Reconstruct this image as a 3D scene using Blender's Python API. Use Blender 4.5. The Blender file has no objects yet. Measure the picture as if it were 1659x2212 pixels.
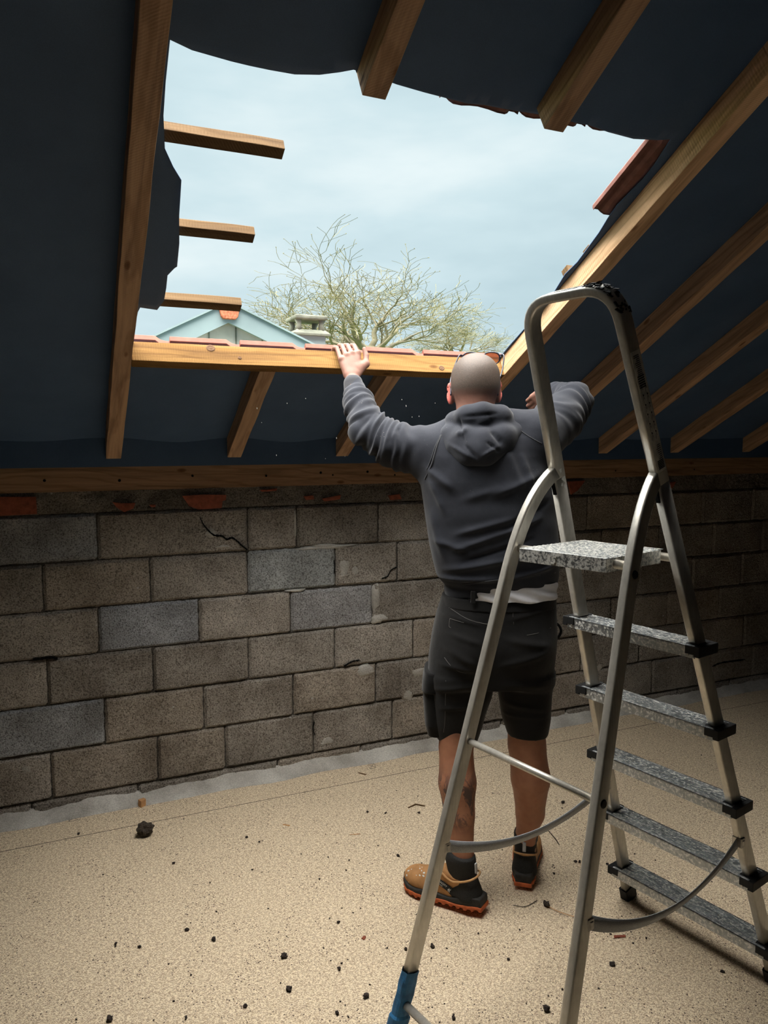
import bpy, bmesh, math, random
import numpy as np
from mathutils import Vector, Matrix, noise as mnoise
from mathutils.geometry import delaunay_2d_cdt
random.seed(7); RNG = np.random.default_rng(11)
SC = bpy.context.scene; COL = SC.collection
rad = math.radians
# ------------------------------------------------------------------ camera
W, H = 1659, 2212
CAMZ, FPX = 1.60, 1613.7
yaw, pitch = rad(23.54), rad(-5.69)
fw = np.array([math.sin(yaw)*math.cos(pitch), math.cos(yaw)*math.cos(pitch), math.sin(pitch)])
rt = np.array([math.cos(yaw), -math.sin(yaw), 0.]); up = np.cross(rt, fw)
CP = np.array([0, 0, CAMZ])
cam = bpy.data.cameras.new('camera'); camo = bpy.data.objects.new('camera', cam); COL.objects.link(camo)
camo.matrix_world = Matrix(((rt[0], up[0], -fw[0], 0), (rt[1], up[1], -fw[1], 0), (rt[2], up[2], -fw[2], CAMZ), (0, 0, 0, 1)))
cam.sensor_fit = 'VERTICAL'; cam.sensor_height = 36; cam.sensor_width = 27; cam.lens = FPX/H*36
cam.clip_start = .02; cam.clip_end = 300
SC.camera = camo
SC.view_settings.view_transform = 'Standard'; SC.view_settings.look = 'None'
SC.view_settings.exposure = 0.35; SC.view_settings.gamma = 1.0; SC.view_settings.use_curve_mapping = False
# ------------------------------------------------------------------ sky and daylight
SKY_LOW, SKY_HIGH, SUN_E = .80, 8.6, 9.2
wd = bpy.data.worlds.new('overcast'); SC.world = wd; wd.use_nodes = True
nt = wd.node_tree; nt.nodes.clear()
def nd(nt, t, **k):
    n = nt.nodes.new(t)
    for a, b in k.items():
        if a.startswith('i_'): n.inputs[a[2:].replace('_', ' ')].default_value = b
        else: setattr(n, a, b)
    return n
def ramp(nt, stops, fac, interp='LINEAR'):
    r = nt.nodes.new('ShaderNodeValToRGB'); r.color_ramp.interpolation = interp
    e = r.color_ramp.elements
    while len(e) < len(stops): e.new(.5)
    for i, (p, c) in enumerate(stops):
        e[i].position = p; e[i].color = c if len(c) == 4 else (*c, 1)
    nt.links.new(fac, r.inputs[0]); return r
tc = nd(nt, 'ShaderNodeTexCoord'); mp = nd(nt, 'ShaderNodeMapping'); mp.inputs['Scale'].default_value = (1.3, 1.3, 4.2)
nt.links.new(tc.outputs['Generated'], mp.inputs[0])
nz = nd(nt, 'ShaderNodeTexNoise', i_Scale=1.9, i_Detail=5.0, i_Roughness=.5); nt.links.new(mp.outputs[0], nz.inputs[0])
cl = ramp(nt, [(.30, (.50, .66, .72)), (.50, (.63, .79, .84)), (.68, (.82, .93, .95))], nz.outputs[0])
sp = nd(nt, 'ShaderNodeSeparateXYZ'); nt.links.new(tc.outputs['Generated'], sp.inputs[0])
mr = nd(nt, 'ShaderNodeMapRange'); mr.interpolation_type = 'SMOOTHSTEP'
for k, v in (('From Min', .52), ('From Max', .80), ('To Min', SKY_LOW), ('To Max', SKY_HIGH)): mr.inputs[k].default_value = v
nt.links.new(sp.outputs[2], mr.inputs[0])
bg = nd(nt, 'ShaderNodeBackground'); mw = nd(nt, 'ShaderNodeMapRange'); nt.links.new(sp.outputs[2], mw.inputs[0]); mw.inputs['From Min'].default_value = .52; mw.inputs['From Max'].default_value = .75
mxw = nd(nt, 'ShaderNodeMix', data_type='RGBA'); nt.links.new(mw.outputs[0], mxw.inputs[0]); nt.links.new(cl.outputs[0], mxw.inputs[6]); mxw.inputs[7].default_value = (.80, .78, .74, 1)
nt.links.new(mxw.outputs[2], bg.inputs[0]); nt.links.new(mr.outputs[0], bg.inputs[1])
wo = nd(nt, 'ShaderNodeOutputWorld'); nt.links.new(bg.outputs[0], wo.inputs[0])
su = bpy.data.lights.new('veiled_sun', 'SUN'); su.energy = SUN_E; su.angle = rad(80); su.color = (1, .965, .91)
suo = bpy.data.objects.new('veiled_sun', su); COL.objects.link(suo)
sd = Vector((-.26, -.12, 1)).normalized()      # direction towards the veiled sun, high above the opening
suo.rotation_euler = sd.to_track_quat('Z', 'Y').to_euler()

# ------------------------------------------------------------------ geometry of the place
AL = rad(28.9); TA, CA, SA = math.tan(AL), math.cos(AL), math.sin(AL)
D, ZP, ZB = 3.354, 1.479, 1.377        # wall distance, top of wall plate, bottom of wall plate
def ray(x, y): return fw + (x-W/2)/FPX*rt - (y-H/2)/FPX*up
def on_y(x, y, Y): d = ray(x, y); return CP + d*(Y/d[1])
def on_floor(x, y, z=0.): d = ray(x, y); return CP + d*((z-CAMZ)/d[2])
def on_roof(x, y, off=0.):
    n = np.array([0, TA, 1.]); k = ZP + off/CA + TA*D
    d = ray(x, y); return CP + d*((k-CP@n)/(d@n))
def roof_s(P): return (P[0], (D-P[1])/CA)
def RP(x, s, off=0.):                     # roof coordinates: x, distance up the slope, height off the rafter underside
    return np.array([x, D - s*CA + off*SA, ZP + s*SA + off*CA])
DN = np.array([0, -CA, SA]); NN = np.array([0, SA, CA])   # up-slope and roof normal

# ------------------------------------------------------------------ helpers
def lin(r, g, b): return tuple((c/255/12.92 if c/255 <= .04045 else ((c/255+.055)/1.055)**2.4) for c in (r, g, b))
def tag(o, label=None, cat=None, group=None, kind=None):
    if label: o['label'] = label
    if cat: o['category'] = cat
    if group: o['group'] = group
    if kind: o['kind'] = kind
    return o
def empty(name, loc, label, cat, group=None):
    o = bpy.data.objects.new(name, None); o.empty_display_size = .05; COL.objects.link(o); o.location = Vector(loc)
    return tag(o, label, cat, group)
def wloc(o):
    v = Vector((0, 0, 0))
    while o is not None: v += o.location; o = o.parent
    return v
def mk(name, verts, faces, mat, parent=None, smooth=False, origin=None):
    v = np.array(verts, dtype=float).reshape(-1, 3)
    off = np.array(wloc(parent)) if parent is not None else np.zeros(3)
    og = np.zeros(3) if origin is None else np.array(origin, float)
    if parent is not None and origin is None: og = off
    me = bpy.data.meshes.new(name); me.from_pydata((v-og).tolist(), [], [tuple(int(i) for i in f) for f in faces]); me.update()
    if mat is not None: me.materials.append(mat)
    if smooth: me.polygons.foreach_set('use_smooth', [True]*len(me.polygons))
    o = bpy.data.objects.new(name, me); COL.objects.link(o)
    o.location = Vector(og-off)
    if parent is not None: o.parent = parent
    return o
def mkbm(name, bm, mat, parent=None, smooth=False, origin=None):
    bm.verts.index_update()
    vs = [v.co[:] for v in bm.verts]; fs = [[v.index for v in f.verts] for f in bm.faces]; bm.free()
    return mk(name, vs, fs, mat, parent, smooth, origin)
class MB:
    def __init__(s): s.v = []; s.f = []
    def add(s, v, f):
        b = len(s.v); s.v += [tuple(map(float, q)) for q in v]; s.f += [tuple(i+b for i in q) for q in f]
    def box(s, c, ax, ay, az):            # centre and three half-axis vectors
        c, ax, ay, az = map(lambda q: np.array(q, float), (c, ax, ay, az))
        v = [c+i*ax+j*ay+k*az for k in (-1, 1) for j in (-1, 1) for i in (-1, 1)]
        f = [(0, 2, 3, 1), (4, 5, 7, 6), (0, 1, 5, 4), (2, 6, 7, 3), (0, 4, 6, 2), (1, 3, 7, 5)]
        if np.dot(np.cross(ax, ay), az) < 0: f = [q[::-1] for q in f]
        s.add(v, f)
    def aabb(s, a, b):
        a, b = np.array(a, float), np.array(b, float); h = (b-a)/2
        s.box((a+b)/2, (h[0], 0, 0), (0, h[1], 0), (0, 0, h[2]))
    def tube(s, pts, rads, n=8, cap=True):
        pts = [np.array(p, float) for p in pts]
        if not hasattr(rads, '__len__'): rads = [rads]*len(pts)
        rings = []; ref = None
        for i, p in enumerate(pts):
            t = pts[min(i+1, len(pts)-1)]-pts[max(i-1, 0)]; t = t/(np.linalg.norm(t)+1e-12)
            if ref is None: ref = np.array([0, 0, 1.]) if abs(t[2]) < .9 else np.array([1., 0, 0])
            a = np.cross(t, ref); a /= np.linalg.norm(a)+1e-12; b = np.cross(a, t); ref = b
            rings.append([p+rads[i]*(a*math.cos(2*math.pi*k/n)+b*math.sin(2*math.pi*k/n)) for k in range(n)])
        f = []
        for i in range(len(pts)-1):
            for k in range(n):
                k2 = (k+1) % n; f.append((i*n+k, (i+1)*n+k, (i+1)*n+k2, i*n+k2))
        if cap: f += [tuple(range(n)), tuple((len(pts)-1)*n+k for k in reversed(range(n)))]
        s.add([q for r in rings for q in r], f)
    def sweep(s, pts, nv, w, d, bev=.004, cap=True):   # rounded rectangular tube; nv: constant frame normal; w in-plane, d along nv
        pts = [np.array(p, float) for p in pts]; nv = np.array(nv, float)/np.linalg.norm(nv)
        hw, hd = w/2, d/2; prof = []
        for sx, sy in ((1, 1), (-1, 1), (-1, -1), (1, -1)):
            cx, cy = sx*(hw-bev), sy*(hd-bev); a0 = math.atan2(sy, sx)-math.pi/4
            for k in range(4):
                a = a0+k*math.pi/6; prof.append((cx+bev*math.cos(a), cy+bev*math.sin(a)))
        n = len(prof); vs = []
        for i, p in enumerate(pts):
            t = pts[min(i+1, len(pts)-1)]-pts[max(i-1, 0)]; t = t/np.linalg.norm(t)
            a = np.cross(nv, t); a /= np.linalg.norm(a); b = np.cross(t, a)
            vs += [p+x*a+y*b for x, y in prof]
        f = []
        for i in range(len(pts)-1):
            for k in range(n):
                k2 = (k+1) % n; f.append((i*n+k, i*n+k2, (i+1)*n+k2, (i+1)*n+k))
        if cap: f += [tuple(reversed(range(n))), tuple((len(pts)-1)*n+k for k in range(n))]
        s.add(vs, f)
    def build(s, name, mat, parent=None, smooth=False, origin=None): return mk(name, s.v, s.f, mat, parent, smooth, origin)
def bevel(o, w=.002, seg=2):
    m = o.modifiers.new('bevel', 'BEVEL'); m.width = w; m.segments = seg; m.limit_method = 'ANGLE'; m.angle_limit = rad(40); return o
def copy_tree(o, parent=None):
    c = o.copy(); COL.objects.link(c); c.parent = parent
    for ch in list(o.children): copy_tree(ch, c)
    return c
def catmull(pts, n=8):
    P = [np.array(p, float) for p in pts]; P = [2*P[0]-P[1]]+P+[2*P[-1]-P[-2]]; out = []
    for i in range(1, len(P)-2):
        for k in range(n):
            t = k/n
            out.append(.5*((2*P[i])+(-P[i-1]+P[i+1])*t+(2*P[i-1]-5*P[i]+4*P[i+1]-P[i+2])*t*t+(-P[i-1]+3*P[i]-3*P[i+1]+P[i+2])*t**3))
    out.append(P[-2]); return out
def vnoise(p, s): return mnoise.noise(Vector(p)*s)

# ------------------------------------------------------------------ materials
def newmat(name, rough=.8, metallic=0., spec=.3):
    m = bpy.data.materials.new(name); m.use_nodes = True; t = m.node_tree
    b = t.nodes['Principled BSDF']; b.inputs['Roughness'].default_value = rough; b.inputs['Metallic'].default_value = metallic
    b.inputs['Specular IOR Level'].default_value = spec
    return m, t, b
def coords(t, scale=(1, 1, 1), rot=(0, 0, 0), out='Object', rnd=False):
    c = nd(t, 'ShaderNodeTexCoord'); mp = nd(t, 'ShaderNodeMapping')
    mp.inputs['Scale'].default_value = scale; mp.inputs['Rotation'].default_value = rot
    src = c.outputs[out]
    if rnd:
        oi = nd(t, 'ShaderNodeObjectInfo'); vm = nd(t, 'ShaderNodeVectorMath', operation='SCALE'); vm.inputs['Scale'].default_value = 17.
        cb = nd(t, 'ShaderNodeCombineXYZ')
        for i in range(3): t.links.new(oi.outputs['Random'], cb.inputs[i])
        t.links.new(cb.outputs[0], vm.inputs[0]); ad = nd(t, 'ShaderNodeVectorMath', operation='ADD')
        t.links.new(src, ad.inputs[0]); t.links.new(vm.outputs[0], ad.inputs[1]); src = ad.outputs[0]
    t.links.new(src, mp.inputs[0]); return mp.outputs[0]
def noise_(t, vec, scale, detail=4., rough=.55, dist=0.):
    n = nd(t, 'ShaderNodeTexNoise', i_Scale=scale, i_Detail=detail, i_Roughness=rough, i_Distortion=dist); t.links.new(vec, n.inputs[0]); return n.outputs[0]
def mix(t, fac, a, b, mode='MIX'):
    m = nd(t, 'ShaderNodeMix', data_type='RGBA', blend_type=mode)
    for s, v in ((0, fac), (6, a), (7, b)):
        if hasattr(v, 'links') or hasattr(v, 'node'): t.links.new(v, m.inputs[s])
        elif s == 0: m.inputs[0].default_value = v
        else: m.inputs[s].default_value = (*v[:3], 1)
    return m.outputs[2]
def bump(t, b, h, strength=.5, dist=.01):
    n = nd(t, 'ShaderNodeBump'); n.inputs['Strength'].default_value = strength; n.inputs['Distance'].default_value = dist
    t.links.new(h, n.inputs['Height']); t.links.new(n.outputs[0], b.inputs['Normal'])
def plain(name, c, rough=.7, metallic=0., spec=.3, nscale=60, var=.18, bs=.15):
    m, t, b = newmat(name, rough, metallic, spec); v = coords(t)
    n = noise_(t, v, nscale, 4); c = np.array(c)
    r = ramp(t, [(.3, tuple(c*(1-var))), (.7, tuple(np.minimum(c*(1+var), 1)))], n); t.links.new(r.outputs[0], b.inputs['Base Color'])
    bump(t, b, n, bs, .003); return m
def wood(name, light, mid, dark, saw=0., grain=1.):
    m, t, b = newmat(name, .82, 0, .2); v = coords(t, (2.2, 34, 34), rnd=True)
    g = noise_(t, v, 1.0, 6, .6, .8); r = ramp(t, [(.30, dark), (.48, mid), (.66, light)], g)
    v2 = coords(t, (1.6, 9, 9), rnd=True)
    wv = nd(t, 'ShaderNodeTexWave', wave_type='RINGS', rings_direction='Y', i_Scale=1.1, i_Distortion=9., i_Detail=3., i_Detail_Scale=1.4); t.links.new(v2, wv.inputs[0])
    r2 = ramp(t, [(.0, (.62, .56, .50)), (.25, (1, 1, 1))], wv.outputs[1]); c = mix(t, .55*grain, r.outputs[0], r2.outputs[0], 'MULTIPLY')
    v3 = coords(t, (5, 12, 12), rnd=True); vo = nd(t, 'ShaderNodeTexVoronoi', i_Scale=1.0); t.links.new(v3, vo.inputs[0])
    r3 = ramp(t, [(.0, (.22, .13, .08)), (.075, (.5, .38, .3)), (.12, (1, 1, 1))], vo.outputs[0]); c = mix(t, .8, c, r3.outputs[0], 'MULTIPLY')
    t.links.new(c, b.inputs['Base Color'])
    h = g
    if saw:
        vs = coords(t, (1, 1, 1), (0, 0, rad(35)), rnd=True); w2 = nd(t, 'ShaderNodeTexWave', i_Scale=46., i_Distortion=2.5, i_Detail=2.); t.links.new(vs, w2.inputs[0])
        ma = nd(t, 'ShaderNodeMath', operation='MULTIPLY_ADD'); t.links.new(w2.outputs[1], ma.inputs[0]); ma.inputs[1].default_value = saw; t.links.new(g, ma.inputs[2]); h = ma.outputs[0]
    bump(t, b, h, .45, .004); return m
M = {}
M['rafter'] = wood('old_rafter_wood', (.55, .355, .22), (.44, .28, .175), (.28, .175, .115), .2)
M['rafter_lit'] = wood('sunlit_rafter_wood', (.84, .56, .34), (.70, .45, .26), (.46, .28, .16), .3)  # same timber as the other rafters, with daylight painted in as a paler tone
M['plate'] = wood('wall_plate_wood', (.42, .26, .155), (.33, .20, .12), (.19, .12, .07))
M['header'] = wood('fresh_sawn_pine', (.27, .155, .052), (.225, .12, .036), (.145, .074, .024), .35)
M['batten'] = wood('batten_wood', (.17, .105, .05), (.135, .08, .036), (.085, .05, .024), .3)
M['knot'] = plain('dark_knot', (.12, .062, .03), .8)
M['chip_wood'] = plain('splintered_wood', (.50, .27, .12), .8)
M['tile'] = plain('terracotta_tile', (.27, .10, .072), .75, nscale=25, var=.16)
M['tile_old'] = plain('weathered_terracotta', (.22, .10, .08), .8, nscale=30, var=.25)
M['old_ridge'] = plain('lichen_ridge_tile', lin(190, 110, 80), .85, nscale=40, var=.5)
def felt_mat():
    m, t, b = newmat('roofing_felt', .62, 0, .35); v = coords(t)
    n = noise_(t, v, 3.5, 6); f = noise_(t, v, 420, 2)
    r = ramp(t, [(.3, (.052, .100, .195)), (.7, (.072, .130, .24))], n); c = mix(t, .35, r.outputs[0], ramp(t, [(.3, (.6, .6, .6)), (.7, (1, 1, 1))], f).outputs[0], 'MULTIPLY')
    t.links.new(c, b.inputs['Base Color']); bump(t, b, f, .3, .002); return m
M['felt'] = felt_mat()
def block_mat(name, mult=1., mortar=False):
    m, t, b = newmat(name, .95, 0, .1); v = coords(t)
    at = nd(t, 'ShaderNodeAttribute'); at.attribute_name = 'tone'
    n1 = noise_(t, v, 170, 5, .62); n2 = noise_(t, v, 5, 5, .6); n3 = noise_(t, v, 300, 3, .6)
    base = at.outputs[0] if not mortar else None
    r1 = ramp(t, [(.36, (.34, .32, .30)), (.45, (.84, .83, .81)), (.60, (1.3, 1.3, 1.28))], n1)
    if mortar:
        c = mix(t, 1., (.52*mult, .50*mult, .455*mult), ramp(t, [(.3, (.7, .7, .7)), (.7, (1.1, 1.1, 1.1))], n1).outputs[0], 'MULTIPLY')
    else: c = mix(t, 1., base, r1.outputs[0], 'MULTIPLY')
    r2 = ramp(t, [(.30, (.62, .60, .58)), (.55, (1, 1, 1)), (.72, (1.25, 1.25, 1.25))], n2); c = mix(t, 1., c, r2.outputs[0], 'MULTIPLY')
    vo = nd(t, 'ShaderNodeTexVoronoi', i_Scale=9.); t.links.new(coords(t), vo.inputs[0])
    sp = ramp(t, [(.0, (1, 1, 1)), (.035, (1, 1, 1)), (.05, (0, 0, 0))], vo.outputs[0]); c = mix(t, sp.outputs[0], c, (.55, .54, .52))
    t.links.new(c, b.inputs['Base Color'])
    ma = nd(t, 'ShaderNodeMath', operation='MULTIPLY_ADD'); t.links.new(n3, ma.inputs[0]); ma.inputs[1].default_value = .5; t.links.new(n1, ma.inputs[2])
    bump(t, b, ma.outputs[0], 1.0 if not mortar else .6, .012); return m
M['block'] = block_mat('concrete_block'); M['mortar'] = block_mat('mortar', 1., True); M['mortar_dark'] = block_mat('old_mortar', .42, True)
M['cement'] = block_mat('cement_fillet', 1.2, True)
M['brick'] = plain('broken_brick', lin(138, 76, 58), .9, nscale=50, var=.3, bs=.4)
M['black'] = plain('black_gap', (.006, .006, .006), .95, spec=.05)
def floor_mat():
    m, t, b = newmat('chipboard', .72, 0, .25)
    v0 = coords(t); warp = noise_(t, v0, 9, 2)
    def flakes(rot, sc, lo, hi):
        v = coords(t, (sc*7, sc*30, 1), (0, 0, rot)); n = noise_(t, v, 1., 2, .4, .3); return ramp(t, [(lo, (0, 0, 0)), (hi, (1, 1, 1))], n).outputs[0]
    big = noise_(t, v0, 1.4, 4); fine = noise_(t, v0, 260, 4, .6)
    c = ramp(t, [(.3, (.41, .31, .215)), (.5, (.49, .38, .265)), (.7, (.57, .45, .32))], fine).outputs[0]
    c = mix(t, ramp(t, [(.35, (0, 0, 0)), (.7, (.35, .35, .35))], big).outputs[0], c, (.50, .40, .29))
    def sliver(rot, sx, sy, th, off):
        v0_ = coords(t, (1, 1, 1), (0, 0, rot)); mp_ = nd(t, 'ShaderNodeMapping'); mp_.inputs['Scale'].default_value = (sx, sy, 1); t.links.new(v0_, mp_.inputs[0]); v = mp_.outputs[0]; ad = nd(t, 'ShaderNodeVectorMath', operation='ADD'); ad.inputs[1].default_value = (off, off*.7, 0); t.links.new(v, ad.inputs[0])
        vo = nd(t, 'ShaderNodeTexVoronoi', i_Scale=1.); vo.voronoi_dimensions = '2D'; t.links.new(ad.outputs[0], vo.inputs[0])
        return ramp(t, [(th*.8, (1, 1, 1)), (th*1.1, (0, 0, 0))], vo.outputs[0]).outputs[0]
    for k, (rot, sx, sy, th) in enumerate(((-.5, 30, 170, .22), (.35, 36, 200, .20), (-1.2, 34, 190, .19), (-.15, 28, 150, .20), (-2.2, 46, 260, .23), (-.8, 50, 260, .24), (.9, 54, 280, .23))):
        c = mix(t, sliver(rot, sx, sy, th, k*7.3), c, (.86, .74, .54) if k % 3 else (.74, .61, .42))
    for k, (rot, sx, sy, th) in enumerate(((-.1, 50, 230, .17), (-2.6, 55, 260, .17), (1.0, 42, 210, .16))):
        c = mix(t, sliver(rot, sx, sy, th, 40+k*5.1), c, (.36, .26, .165))
    for s, th in ((70, .20), (140, .22)):
        vo = nd(t, 'ShaderNodeTexVoronoi', i_Scale=float(s)); t.links.new(v0, vo.inputs[0])
        k = ramp(t, [(th*.7, (1, 1, 1)), (th, (0, 0, 0))], vo.outputs[0]).outputs[0]
        dn = ramp(t, [(.42, (0, 0, 0)), (.54, (1, 1, 1))], noise_(t, v0, 6, 5, .7)).outputs[0]
        k2 = mix(t, 1., k, dn, 'MULTIPLY'); c = mix(t, k2, c, (.07, .045, .035))
    t.links.new(c, b.inputs['Base Color']); bump(t, b, fine, .15, .002); return m
M['floor'] = floor_mat()
def alu(name, base, paint=.0, rough=.34, tint=(.5, .45, .36)):
    m, t, b = newmat(name, rough, .5, .5); v = coords(t)
    n = noise_(t, v, 14, 5, .65); r = ramp(t, [(.3, tuple(np.array(base)*.72)), (.7, base)], n); c = r.outputs[0]
    st = noise_(t, coords(t, (1, 1, .08)), 160, 3); c = mix(t, .3, c, ramp(t, [(.3, (.5, .5, .5)), (.7, (1, 1, 1))], st).outputs[0], 'MULTIPLY')
    mt = None
    if paint:
        p = noise_(t, coords(t, (1, 1, 1), (0, 0, .23)), 120, 6, .7); k = ramp(t, [(1-paint-.06, (0, 0, 0)), (1-paint+.05, (.9, .9, .9))], p).outputs[0]
        c = mix(t, k, c, (.72, .72, .68)); inv = nd(t, 'ShaderNodeMath', operation='MULTIPLY_ADD'); t.links.new(k, inv.inputs[0]); inv.inputs[1].default_value = -.9; inv.inputs[2].default_value = .9
        t.links.new(inv.outputs[0], b.inputs['Metallic'])
        rr = nd(t, 'ShaderNodeMath', operation='MULTIPLY_ADD'); t.links.new(k, rr.inputs[0]); rr.inputs[1].default_value = .35; rr.inputs[2].default_value = rough; t.links.new(rr.outputs[0], b.inputs['Roughness'])
    t.links.new(c, b.inputs['Base Color']); bump(t, b, n, .12, .002); return m
M['alu'] = alu('scuffed_aluminium', (.72, .685, .61), 0, .34)
M['alu_tread'] = alu('paint_spattered_tread', (.46, .49, .51), .45, .42)
M['alu_plat'] = alu('paint_covered_platform', (.34, .36, .37), .50, .45)
M['rubber'] = plain('black_plastic', (.010, .0105, .011), .6, spec=.25)
M['strap'] = plain('grey_webbing', (.36, .37, .38), .9, nscale=500, var=.3, bs=.5)
M['tape'] = plain('blue_tape', lin(45, 105, 150), .6, nscale=40, var=.35, bs=.5)
M['label'] = plain('worn_sticker', (.80, .77, .70), .6, nscale=60, var=.2)
M['ink'] = plain('black_ink', (.02, .02, .02), .6)
M['red_ink'] = plain('red_ink', (.35, .03, .02), .6)
M['white_paint'] = plain('white_paint', (.7, .7, .66), .6, nscale=80)
M['steel'] = plain('steel', (.45, .43, .40), .4, 1., .5)
def skin_mat():
    m, t, b = newmat('skin', .55, 0, .35); v = coords(t)
    n = noise_(t, v, 30, 5); c = ramp(t, [(.3, (.185, .088, .064)), (.7, (.235, .120, .088))], n).outputs[0]
    sx = nd(t, 'ShaderNodeSeparateXYZ'); t.links.new(coords(t), sx.inputs[0])
    at = nd(t, 'ShaderNodeAttribute'); at.attribute_name = 'zone'       # r: shaven scalp, g: tattooed calf, b: tanned legs
    s3 = nd(t, 'ShaderNodeSeparateColor'); t.links.new(at.outputs[0], s3.inputs[0])
    stub = noise_(t, v, 520, 2, .7); sc = ramp(t, [(.35, (.052, .039, .032)), (.65, (.105, .078, .061))], stub).outputs[0]; c = mix(t, at.outputs['Alpha'], (.62, .16, .13), c)
    c = mix(t, s3.outputs[2], c, ramp(t, [(.3, (.30, .13, .075)), (.7, (.38, .175, .10))], n).outputs[0])
    c = mix(t, s3.outputs[0], c, sc)
    tn = noise_(t, coords(t, (1, 1, .6)), 26, 6, .7, 1.5); tk = ramp(t, [(.46, (0, 0, 0)), (.52, (.85, .85, .85))], tn).outputs[0]
    k = mix(t, 1., tk, s3.outputs[1], 'MULTIPLY'); c = mix(t, k, c, (.045, .04, .042))
    t.links.new(c, b.inputs['Base Color']); b.inputs['Subsurface Weight'].default_value = .12; b.inputs['Subsurface Radius'].default_value = (.012, .004, .002)
    b.inputs['Subsurface Scale'].default_value = 1.; bump(t, b, noise_(t, v, 220, 3), .12, .002); return m
M['skin'] = skin_mat()
def cloth(name, a, c2, ws=900, dusty=None, bs=.25, rough=.95):
    m, t, b = newmat(name, rough, 0, .15); v = coords(t)
    n = noise_(t, v, 7, 6, .6); w_ = noise_(t, v, ws, 2); c = ramp(t, [(.35, a), (.65, c2)], n).outputs[0]
    c = mix(t, .35, c, ramp(t, [(.3, (.6, .6, .6)), (.7, (1.2, 1.2, 1.2))], w_).outputs[0], 'MULTIPLY')
    if dusty:
        vo = nd(t, 'ShaderNodeTexVoronoi', i_Scale=95.); t.links.new(v, vo.inputs[0]); k = ramp(t, [(.05, (1, 1, 1)), (.085, (0, 0, 0))], vo.outputs[0]).outputs[0]
        dn = ramp(t, [(.55, (0, 0, 0)), (.66, (1, 1, 1))], noise_(t, v, 8, 3)).outputs[0]; k = mix(t, 1., k, dn, 'MULTIPLY'); c = mix(t, k, c, dusty)
    t.links.new(c, b.inputs['Base Color']); b.inputs['Sheen Weight'].default_value = .15; b.inputs['Sheen Roughness'].default_value = .5
    ma = nd(t, 'ShaderNodeMath', operation='MULTIPLY_ADD'); t.links.new(w_, ma.inputs[0]); ma.inputs[1].default_value = .12; t.links.new(noise_(t, v, 30, 4), ma.inputs[2])
    bump(t, b, ma.outputs[0], bs, .004); return m
M['hoodie'] = cloth('charcoal_sweatshirt', (.018, .020, .027), (.029, .032, .041), dusty=(.28, .26, .23))
M['rib'] = cloth('ribbed_cuff', (.034, .036, .040), (.05, .051, .057))
M['shorts'] = cloth('black_work_cotton', (.006, .006, .0063), (.0115, .0112, .011), bs=.35)
M['stitch'] = plain('grey_thread', (.16, .155, .15), .9)
M['shirt'] = cloth('white_tshirt', (.62, .62, .66), (.74, .74, .78))
M['sock'] = cloth('black_sock', (.010, .012, .016), (.018, .02, .026))
M['tan'] = plain('tan_nubuck', (.42, .215, .085), .7, nscale=28, var=.22, bs=.3)
M['tan_edge'] = plain('tan_piping', (.50, .28, .12), .7)
M['boot_black'] = plain('black_boot_fabric', (.018, .018, .017), .8, nscale=300, var=.3, bs=.5)
M['midsole'] = plain('dark_midsole', (.032, .030, .027), .75, nscale=60, var=.3, bs=.3)
M['outsole'] = plain('orange_outsole', (.50, .115, .035), .65, nscale=50, var=.25)
M['reflect'] = plain('grey_tab', (.42, .43, .45), .5)
M['amber'] = plain('yellow_thread', (.65, .38, .03), .7)
M['frame_navy'] = plain('navy_plastic', (.012, .018, .035), .3, spec=.5)
def glass(name, c):
    m, t, b = newmat(name, .08, 0, .5); b.inputs['Base Color'].default_value = (*c, 1); b.inputs['Transmission Weight'].default_value = .75; return m
M['lens'] = glass('brown_tinted_lens', (.55, .27, .14))
M['zinc'] = plain('zinc_flashing', (.26, .33, .335), .6, nscale=1.2, var=.12)
M['render'] = plain('grey_gable_render', (.62, .58, .50), .9, nscale=2.5, var=.28, bs=.4)
M['concrete'] = plain('lichened_concrete', (.18, .19, .15), .9, nscale=6, var=.35, bs=.4)
M['bark'] = plain('pale_bark', (.17, .155, .10), .9, nscale=3, var=.25)
M['bark2'] = plain('twig_bark', (.16, .15, .075), .9, nscale=3, var=.3)
M['dirt'] = plain('dark_dirt', (.035, .026, .022), .95, nscale=200, var=.5, bs=.6)
M['clod'] = plain('moss_clod', (.055, .043, .033), .95, nscale=260, var=.6, bs=1.)
M['ground'] = plain('grass', (.10, .14, .05), .95, nscale=2, var=.3)
M['dark_wall'] = plain('dim_plaster', (.34, .32, .30), .9, nscale=4)

# ================================================================== structure
XL, XR, YR = -3.2, 7.6, -3.6
RIDGE_S = 4.9
# floor
fb = MB(); fb.aabb((XL, YR, -.08), (XR, D+.02, 0)); fl = fb.build('floor', M['floor']); tag(fl, kind='structure')
def strip_on_floor(name, a, b, w, mat, z=.0004, t=.0006, parent=None):
    a, b = np.array(a[:2]), np.array(b[:2]); u = (b-a)/np.linalg.norm(b-a); n = np.array([-u[1], u[0]])*w/2
    mb = MB(); mb.box(((a+b)/2).tolist()+[z], (*(u*np.linalg.norm(b-a)/2), 0), (*n, 0), (0, 0, t/2)); return mb.build(name, mat, parent)
# seam of the floor boards, dark hairline
sm = strip_on_floor('board_seam', (XL, D-.235), (XR, D-.235), .0022, M['dirt'], parent=fl)
sm2 = strip_on_floor('board_seam', (XL, D-.235-2.05), (XR, D-.235-2.05), .0015, M['chip_wood'], parent=fl)
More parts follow.
